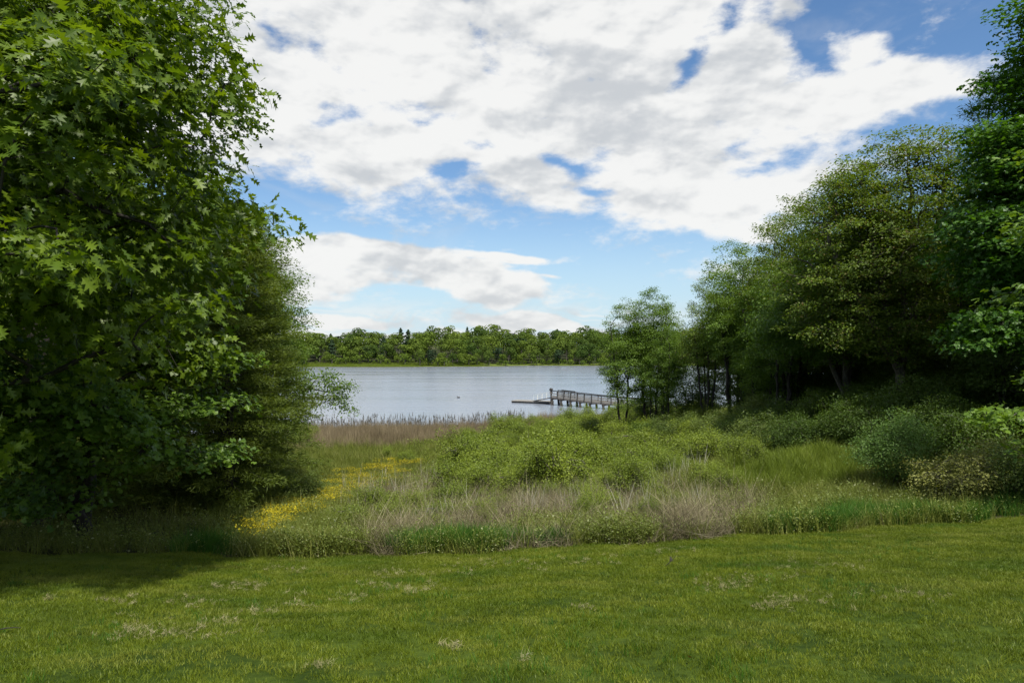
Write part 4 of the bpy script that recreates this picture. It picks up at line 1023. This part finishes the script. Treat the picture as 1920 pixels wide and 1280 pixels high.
for px, py, r in cl:
    k = max(3, int(r * .5))
    qx = px + rng.normal(0, r * .85, k); qy = py + rng.normal(0, max(2.5, r * .13), k)
    for a_, b_ in zip(qx, qy):
        u = (a_ - CX) / F; v = (b_ - HY) / F
        yy = np.linspace(3.5, 15.5, 240); zz_ = H(u * yy, yy); t_ = CZ - v * yy; j = np.argmax(zz_ > t_) if (zz_ > t_).any() else -1
        if j > 0 and yy[j] < lawn_edge(np.array(u * yy[j])): pts.append((u * yy[j], yy[j], zz_[j] + .025))
scatter('grass_clippings', np.array(pts), [tuft('clipping_tuft', 120 + i, 26, .07, .045, .005, 1.6, M['clipping'], 2, hvar=.6) for i in range(3)], 'pale dry grass clippings lying on the lawn', .35, .85, .5)

# ---- marsh cover: classify points by where they lie
n = 150000
y = 12.5 + 75 * rng.random(n) ** 1.55
x = rng.uniform(-1, 1, n) * (y * .52) + .16 * y
x = np.where(rng.random(n) < .25, rng.uniform(-.85, .85, n) * y, x)
e = lawn_edge(x); ok = (y > e - .05) & (y < shore(x) - .3); x, y, e = x[ok], y[ok], e[ok]
px, py = pxy(x, y); s = y - e; u = rng.random(len(x))
nz = vnoise(x, y, .8, 7); nz2 = vnoise(x, y, 2.1, 3)
def rect(a, b_, c, d_, f=30): return sstep(px, a - f, a + f) * (1 - sstep(px, b_ - f, b_ + f)) * sstep(py, c - f * .5, c + f * .5) * (1 - sstep(py, d_ - f * .5, d_ + f * .5))
reedness = np.maximum.reduce([rect(670, 1000, 925, 1075, 40) * .95, rect(960, 1200, 930, 1045, 30) * .9, rect(1180, 1430, 925, 1020, 30) * 1.1, rect(760, 900, 880, 940, 25) * .75])
reedness = reedness * sstep(nz * .8 + nz2 * .4 + vnoise(x, y, .33, 1) * .6, -.55, .55) * 1.15
# flower band: from (740,890) down-left to (440,1010)
fx = np.interp(py, [868, 900, 925, 950, 985, 1020], [770, 690, 655, 600, 530, 480]); fw = np.interp(py, [868, 900, 925, 950, 985, 1020], [50, 90, 90, 85, 75, 60])
flow = np.clip(1.4 - np.abs(px - fx) / fw, 0, 1) * (py > 872) * (py < 1035) * (.6 + .7 * vnoise(x, y, 1.3, 5) + .2)
by0 = np.interp(px, [540, 700, 850, 1000], [50, 54, 64, 72])
brown = (px < 1050) * sstep(y, by0 - 4, by0 + 6) * sstep(px, 530, 560)
lushm = ((s < 1.5) & (s > .05)) & (((px > 730) & (px < 1060)) | (px > 1430) | ((px > 330) & (px < 445)))
lushm = lushm & (rng.random(len(x)) < .95)
moundm = np.exp(-((x - 9.0) / 3.6) ** 2 - ((y - 25.5) / 3.8) ** 2) * 1.6
mouth = (moundm > .5) & (px > 1370) & (px < 1680)
sel_lush = lushm & (u < .9)
sel_weed = (~lushm) & (s < 1.6 + 1.4 * (nz2 + 1)) & (px > 380) & (u < .40) & (nz2 + nz > -.7) & (reedness < .45 + .35 * nz2) & (flow < .75)
sel_mound = mouth & (~sel_lush) & (u < .95) & (s > 2)
free = ~(sel_lush | sel_weed | sel_mound)
sel_brown = free & (brown * .66 > u)
sel_reed = free & ~sel_brown & (reedness > .04 + rng.random(len(x)) * .88) & (y < 40)
sel_flow = free & ~sel_brown & ~sel_reed & (flow > .5 + .8 * rng.random(len(x)) - .25 * nz2)
sel_marsh = free & ~sel_brown & ~sel_reed & ~((px < 400) & (y < 22) & (u < .85))
dsc = np.clip(.6 + y / 45, .8, 2.2)
def sub(mask, frac=1.0):
    i = np.where(mask)[0]
    return i if frac >= 1 else i[rng.random(len(i)) < frac]
def put_scatter(name, idx, meshes, label, lo, hi, tilt=.1, dz=0.0, grow=True):
    s_ = rng.uniform(lo, hi, len(idx)) * (1 + .38 * vnoise(x[idx], y[idx], 1.25, len(name))) * (1.0 if not grow else np.clip(.85 + y[idx] / 120, .9, 1.4))
    scatter(name, with_z(x[idx], y[idx], dz), meshes, label, tilt=tilt, scale=s_)
put_scatter('long_grass', sub(sel_lush), [tuft('lush_tuft', 130 + i, 16, .10, .42, .013, .45, M['lush'], 3) for i in range(3)], 'tall dark green grass along the edge of the lawn', .7, 1.15)
put_scatter('marsh_grass', sub(sel_marsh), [tuft('marsh_tuft', 140 + i, 12, .16, .50, .014, .40, M['marsh'], 2) for i in range(4)], 'rough green grass covering the marsh', .5, 1.1)
put_scatter('mound_grass', sub(sel_mound), [tuft('mound_tuft', 150 + i, 18, .16, .62, .014, .40, M['mound'], 3) for i in range(3)], 'light yellow-green grass on the mound before the wood', .6, 1.0)
put_scatter('dead_reeds', sub(sel_reed), [tuft('reed_tuft', 160 + i, 14, .26, .58, .011, 1.05, M['reed'], 3, hvar=.6) for i in range(4)] + [tuft('fallen_reed_tuft', 165 + i, 14, .26, .30, .013, 2.0, M['reed'], 3, hvar=.6) for i in range(5)], 'tan dead reeds standing and fallen in the near marsh', .45, 1.1, .45)
put_scatter('brown_reeds', sub(sel_brown), [tuft('brown_reed_tuft', 170 + i, 14, .28, .90, .022, .14, M['brown_reed'], 2, hvar=.35) for i in range(4)], 'brown reed bed along the near shore of the pond', .6, 1.05)
put_scatter('yellow_flowers', sub(sel_flow), [leafy_tuft('flower_tuft', 180 + i, 14, .17, .08, .035, M['flower']) for i in range(3)], 'yellow wildflowers in a winding band at the left of the marsh', .8, 1.3, .1, .42)
wi = np.concatenate([sub(sel_weed), sub(free & (y < 34) & (reedness < .4), .28), sub(free & (y < 34) & (reedness >= .4), .08)])
put_scatter('leafy_weeds', wi, [leafy_tuft('weed_tuft', 190 + i, 60, .24, .50, .038, M['weed']) for i in range(4)] + [tuft('weed_stem_tuft', 194, 12, .2, .62, .010, .5, M['marsh'], 2, hvar=.5)], 'leafy pale green weeds and brambles between lawn and marsh', .35, 1.1)
wi = np.concatenate([sub(sel_marsh & (y > 26) & (px > 760), .10)])
put_scatter('low_thicket', wi, [leafy_tuft('thicket_tuft', 195 + i, 40, .28, .45, .065, M['willow']) for i in range(3)], 'low leafy growth filling the marsh between the shrubs', .5, 1.0)
wi = sub(free & (y < 36) & (y > 17) & (px > 640) & (px < 1340) & (nz > 0), .05)
put_scatter('pale_seed_heads', wi, [tuft('seed_tuft', 198 + i, 3, .12, .95, .022, .15, M['white_tip'], 2) for i in range(2)], 'pale dry seed stalks scattered through the near marsh', .5, 1.0)

# reed plumes against the water
n = 950
y = rng.uniform(72, 80, n); x = rng.uniform(-.34, .02, n) * y; y = shore(x) - rng.uniform(.2, 5, n)
def plume(seed):
    rg = np.random.default_rng(seed); h = 1.75
    V = [(-.012, 0, 0), (.012, 0, 0), (.02, 0, h * .8), (-.004, 0, h * .8)]; Fq = [(0, 1, 2), (0, 2, 3)]
    for i in range(9):
        z = h * (.78 + .22 * i / 9); a = rg.random() * 6.28; b0 = len(V); w = .07 * (1 - .5 * i / 9)
        V += [(0, 0, z), (math.cos(a) * w + .03, math.sin(a) * w, z + .10), (.03 + math.cos(a + .6) * w * .4, math.sin(a + .6) * w * .4, z + .16)]; Fq.append((b0, b0 + 1, b0 + 2))
    return raw_mesh('reed_plume', np.array(V), np.array(Fq), M['plume'], np.full(len(V), rg.random()))
scatter('reed_plumes', with_z(x, y, 0), [plume(i) for i in range(4)], 'dark feathery reed heads standing up against the water', .7, 1.12, .05)

# far marsh strip and islet grass
n = 9000
x = rng.uniform(-215, -20, n); y = far_shore(x) + rng.uniform(1, 26, n)
x2 = rng.uniform(-140, -56, 3000); y2 = 237 + rng.normal(0, 1.6, 3000); ok = H(x2, y2) > -.1
scatter('far_marsh_grass', with_z(np.concatenate([x, x2[ok]]), np.concatenate([y, y2[ok]])), [tuft('far_tuft', 205 + i, 10, .8, .55, .16, .3, M['mound'], 1) for i in range(2)], 'light green marsh grass along the far shore and islet', .6, 1.1)

# ------------------------------------------------------------------ pier, gangway, float
def box_verts(p, q, w, h):
    """a beam from p to q (centre line), w wide, h high"""
    p = np.array(p, float); q = np.array(q, float); d = norm(q - p)
    ref = np.array([0, 0, 1.0]) if abs(d[2]) < .9 else np.array([0, 1.0, 0])
    u = norm(np.cross(d, ref)) * w / 2; v = norm(np.cross(u, d)) * h / 2
    V = [p - u - v, p + u - v, p + u + v, p - u + v, q - u - v, q + u - v, q + u + v, q - u + v]
    Fc = [(0, 1, 2, 3), (7, 6, 5, 4), (0, 4, 5, 1), (1, 5, 6, 2), (2, 6, 7, 3), (3, 7, 4, 0)]
    return V, Fc
def beams(name, lst, mat, parent):
    V = []; Fc = []
    for p, q_, w, h in lst:
        v, f = box_verts(p, q_, w, h); Fc += [tuple(i + len(V) for i in ff) for ff in f]; V += v
    o = link(name, raw_mesh(name, np.array(V), np.array(Fc), mat), parent)
    return o
def rod(name, p, q_, r0, r1, mat, parent, sides=8):
    V, Fc = tubes(np.array([p, q_], float), np.array([-1, 0]), np.array([r0, r1]), thin=.001)
    caps = [tuple(range(7, 14))]
    me = raw_mesh(name, V, [Fc, np.array(caps)], mat, smooth=True)
    return link(name, me, parent)

p0 = np.array([7.4, 119.0, 1.42]); p1 = np.array([13.6, 112.0, 1.05]); p2 = np.array([22.0, 104.0, .75])
pier = empty('wooden_pier', (7.4, 119, 0)); tag(pier, 'weathered wooden pier on dark piles running out from the right-hand shore', 'pier')
off = np.array([7.4, 119.0, 0])
def L_(p): return tuple(np.asarray(p, float) - off)
def along(t):
    return p0 + (p1 - p0) * t if t <= 1 else p1 + (p2 - p1) * (t - 1)
def side(t):
    d = (p1 - p0) if t < 1 else (p2 - p1); d = norm(d * np.array([1, 1, 0])); return np.array([-d[1], d[0], 0])   # left of travel
W = .85
# deck planks, each a piece
plank_me = None
ts = np.linspace(0, 2, 66)
for i, t in enumerate(ts):
    c = along(t); sd = side(t) * (W + .05)
    v, f = box_verts(-sd, sd, .235, .05)
    if plank_me is None:
        v, f = box_verts((-W - .05, 0, 0), (W + .05, 0, 0), .27, .05); plank_me = raw_mesh('plank', np.array(v), np.array(f), M['wood'])
    o = link('plank', plank_me, pier); o.location = L_(c + np.array([0, 0, .01 * ((i * 7) % 3 - 1)])); o.rotation_euler = (0, 0, math.atan2(sd[1], sd[0]))
for sgn in (-1, 1):
    lst = []
    for a_, b_ in ((0, 1), (1, 2)):
        s0 = side(a_ + .01) * W * sgn
        lst.append((L_(along(a_) + s0 + (0, 0, -.14)), L_(along(b_) + s0 + (0, 0, -.14)), .10, .24))
    beams('stringer', lst, M['wood_mid'], pier)
    for nm, hz, hh in (('top_rail', 1.08, .14), ('middle_rail', .62, .14), ('lower_rail', .20, .18)):
        lst = []
        for a_, b_ in ((0, 1), (1, 2)):
            s0 = side(a_ + .01) * (W + .02) * sgn
            lst.append((L_(along(a_) + s0 + (0, 0, hz)), L_(along(b_) + s0 + (0, 0, hz)), .05 if nm != 'top_rail' else .13, hh))
        beams(nm, lst, M['wood'] if nm != 'top_rail' else M['wood_dark'], pier)
    for t in np.linspace(0, 2, 13):
        c = along(t) + side(min(t, 1.99)) * W * sgn * 1.05
        beams('railing_post', [(L_(c + (0, 0, -.25)), L_(c + (0, 0, 1.12)), .14, .14)], M['wood_dark'], pier)
for i, t in enumerate(np.linspace(0.02, 1.9, 9)):
    for sgn in (-1, 1):
        c = along(t) + side(min(t, 1.99)) * W * .85 * sgn
        sp = side(t) * .35 * sgn
        rod('pile', L_((c[0] + sp[0], c[1] + sp[1], -1.6)), L_(c + (0, 0, -.05)), .21, .19, M['wood_dark'], pier)
    c = along(t); sd = side(min(t, 1.99))
    beams('pile_cap', [(L_(c - sd * 1.1 + (0, 0, -.36)), L_(c + sd * 1.1 + (0, 0, -.36)), .2, .2)], M['wood_dark'], pier)
    d_ = norm((p1 - p0) * np.array([1, 1, 0]))
    rod('brace', L_(c - sd * .8 + d_ * .55 + (0, 0, -1.5 - c[2] * .2)), L_(c - sd * .8 + (0, 0, -.3)), .09, .09, M['wood_dark'], pier)
# bench backs on the wide end and covered bundle on the end post
bn = empty('pier_bench', tuple(along(.3) + side(.3) * .55)); tag(bn, 'dark wooden bench with raised back on the outer pier', 'bench')
d_ = (p1 - p0); d_ = norm(d_)
beams('seat', [((-d_ * 1.6 + (0, 0, .45)), (d_ * 1.6 + (0, 0, .45)), .4, .06)], M['wood_mid'], bn)
beams('backrest', [((-d_ * 1.6 + (0, 0, 1.22)), (d_ * 1.6 + (0, 0, 1.22)), .06, .16)], M['wood_dark'], bn)
for k in (-1.5, 0, 1.5):
    beams('leg', [((d_ * k + (0, 0, .03)), (d_ * k + (0, 0, 1.2)), .09, .09)], M['wood_dark'], bn)
# rounded dark bundle
def blobmesh(name, r, mat, seed, sq=1.0):
    import bmesh
    bm = bmesh.new(); bmesh.ops.create_icosphere(bm, subdivisions=3, radius=1.0)
    rg = np.random.default_rng(seed); ph = rg.random(6) * 6
    for v in bm.verts:
        k = 1 + .10 * math.sin(v.co.x * 5 + ph[0]) * math.sin(v.co.z * 4 + ph[1]) + .07 * math.sin(v.co.y * 9 + ph[2])
        v.co = Vector((v.co.x * r[0] * k, v.co.y * r[1] * k, v.co.z * r[2] * k))
    me = bpy.data.meshes.new(name); bm.to_mesh(me); bm.free(); me.materials.append(mat)
    me.polygons.foreach_set('use_smooth', [True] * len(me.polygons)); return me
bd = empty('covered_lump', tuple(p0 + side(0) * -.8 + (0, 0, 0))); tag(bd, 'dark rounded covered winch on the post at the outer end of the pier', 'lump')
link('cover', blobmesh('cover', (.32, .32, .30), M['wood_dark'], 3), bd).location = (0, 0, 1.25)
beams('stand', [((0, 0, -.9), (0, 0, 1.1), .28, .28)], M['wood_dark'], bd)
beams('drum', [((-.25, 0, .75), (.25, 0, .75), .3, .3)], M['wood_mid'], bd)

# gangway ramp from the pier end down to the float
gw = empty('gangway', (5.0, 121.5, .4)); tag(gw, 'light metal railed gangway sloping from pier end to the float', 'gangway')
ga = np.array([7.3, 119.6, 1.30]); gb = np.array([4.2, 122.8, .48]); off = np.array([5.0, 121.5, .4])
sd = norm(np.cross(gb - ga, (0, 0, 1)))
beams('ramp', [(L_(ga), L_(gb), 1.1, .08)], M['wood_mid'], gw)
for sg in (-1, 1):
    for hz in (.55, 1.0): beams('handrail', [(L_(ga + sd * .55 * sg + (0, 0, hz)), L_(gb + sd * .55 * sg + (0, 0, hz)), .04, .04)], M['white_paint'], gw)
    for t in np.linspace(0, 1, 5):
        c = ga + (gb - ga) * t + sd * .55 * sg
        beams('baluster', [(L_(c), L_(c + (0, 0, 1.0)), .04, .04)], M['white_paint'], gw)
fl = empty('floating_dock', (4.0, 124.5, 0)); tag(fl, 'low floating wooden dock moored beyond the end of the pier', 'dock')
fa = np.array([.45, 125.6, .40]); fb = np.array([7.0, 122.2, .40]); off = np.array([4.0, 124.5, 0])
d_ = norm(fb - fa); sd = np.array([-d_[1], d_[0], 0])
nfl = 28
v, f = box_verts((0, -1.2, 0), (0, 1.2, 0), .255, .05); pm = raw_mesh('plank', np.array(v), np.array(f), M['wood'])
for i in range(nfl):
    o = link('plank', pm, fl); c = fa + (fb - fa) * (i + .5) / nfl; o.location = L_(c); o.rotation_euler = (0, 0, math.atan2(d_[1], d_[0]))
beams('float', [(L_(fa + (0, 0, -.22)), L_(fb + (0, 0, -.22)), 2.3, .36)], M['wood_dark'], fl)
for sg in (-1, 1): beams('rub_rail', [(L_(fa + sd * 1.22 * sg + (0, 0, -.06)), L_(fb + sd * 1.22 * sg + (0, 0, -.06)), .08, .16)], M['wood'], fl)

# ------------------------------------------------------------------ small things
# swimming bird
bx, by = (860 - CX) / F * 138, 138
dk_ = empty('duck', (bx, by, 0)); tag(dk_, 'small dark waterbird swimming alone in the middle of the pond', 'bird')
link('body', blobmesh('bird_body', (.30, .15, .13), M['wood_dark'], 8), dk_).location = (0, 0, .07)
link('head', blobmesh('bird_head', (.09, .07, .08), M['wood_dark'], 9), dk_).location = (-.26, 0, .30)
rod('neck', (-.2, 0, .1), (-.25, 0, .3), .06, .045, M['wood_dark'], dk_)
rod('bill', (-.33, 0, .30), (-.42, 0, .28), .03, .012, M['wood_mid'], dk_)

# small white bench in the grass by the shore
by = 66.0; bx = (934 - CX) / F * by
wz = CZ - (809 - HY) / F * by
bnch = empty('garden_bench', (bx, by, wz), R(-8), .75); tag(bnch, 'small white bench half hidden in the green growth near the shore', 'bench')
beams('seat', [((-.5, 0, .36), (.5, 0, .36), .34, .06)], M['white_paint'], bnch)
for a_ in (-.42, .0, .42): beams('leg', [((a_, 0, -1.0), (a_, 0, .33), .06, .28)], M['white_paint'], bnch)
beams('stretcher', [((-.5, -.10, .08), (.5, -.10, .08), .05, .08)], M['white_paint'], bnch)

def lawn_point(px, py):
    u = (px - CX) / F; v = (py - HY) / F
    yy = np.linspace(3.5, 15.5, 600); zz_ = H(u * yy, yy); t_ = CZ - v * yy; j = int(np.argmax(zz_ > t_)); return (u * yy[j], yy[j], zz_[j])
# fallen twig on the lawn
x_, y_, z_ = lawn_point(1253, 1062)
tw = empty('fallen_twig', (x_, y_, z_ + .03)); tag(tw, 'dark curled twig sticking up from the lawn right of centre', 'twig')
A = np.array([(-.05, 0, -.02), (0, 0, .02), (.04, 0, .06), (.08, .01, .09), (.11, 0, .14), (.09, .02, .06)]); V, Fc = tubes(A, np.array([-1, 0, 1, 2, 3, 2]), np.array([.006, .006, .005, .005, .003, .003]), thin=.0001)
link('stick', raw_mesh('stick', V, Fc, M['bark_dark'], smooth=True), tw)
lv, lff = LEAF['oak']
o = link('shrivelled_leaf', raw_mesh('shrivelled_leaf', np.array(lv) * .10, np.array(lff), M['bark_dark'], np.full(len(lv), .4)), tw); o.location = (.03, 0, .04); o.rotation_euler = (1.2, .4, .3)
x_, y_, z_ = lawn_point(18, 1187)
tw = empty('fallen_twig', (x_, y_, z_ + .03)); tag(tw, 'short dark twig lying on the lawn at the left border', 'twig')
A = np.array([(-.14, 0, 0), (-.05, .01, .02), (.04, 0, .03), (.10, .02, .02)]); V, Fc = tubes(A, np.array([-1, 0, 1, 2]), np.array([.006, .006, .005, .003]), thin=.0001)
link('stick', raw_mesh('stick', V, Fc, M['bark_dark'], smooth=True), tw)
for px_, py_, mt, lb, s_ in [(1292, 1245, 'dead_leaf', 'curled red-brown leaf on the lawn near the bottom, right of the middle', .065), (1762, 1212, 'pale_leaf', 'pale torn leaf standing in the lawn at lower right', .055), (985, 1241, 'pale_leaf', 'pale dry leaf on the lawn at bottom centre', .05), (130, 1262, 'dead_leaf', 'small red-brown leaf on the lawn at bottom left', .05),
                             (1092, 1144, 'pale_leaf', 'pale curled leaf on the lawn below the dark twig', .03), (1605, 1022, 'pale_leaf', 'tiny pale leaf on the lawn near its right-hand edge', .05)]:
    x_, y_, z_ = lawn_point(px_, py_)
    o = link('fallen_leaf', raw_mesh('fallen_leaf', np.array(lv) * s_, np.array(lff), M[mt], np.full(len(lv), rng.random())))
    o.location = (x_, y_, z_ + .05); o.rotation_euler = (R(rng.uniform(20, 50)), R(rng.uniform(-30, 30)), rng.random() * 6); tag(o, lb, 'leaf')
# duck wake
print('objects', len(bpy.data.objects), 'tris', sum(len(m.polygons) for m in bpy.data.meshes))
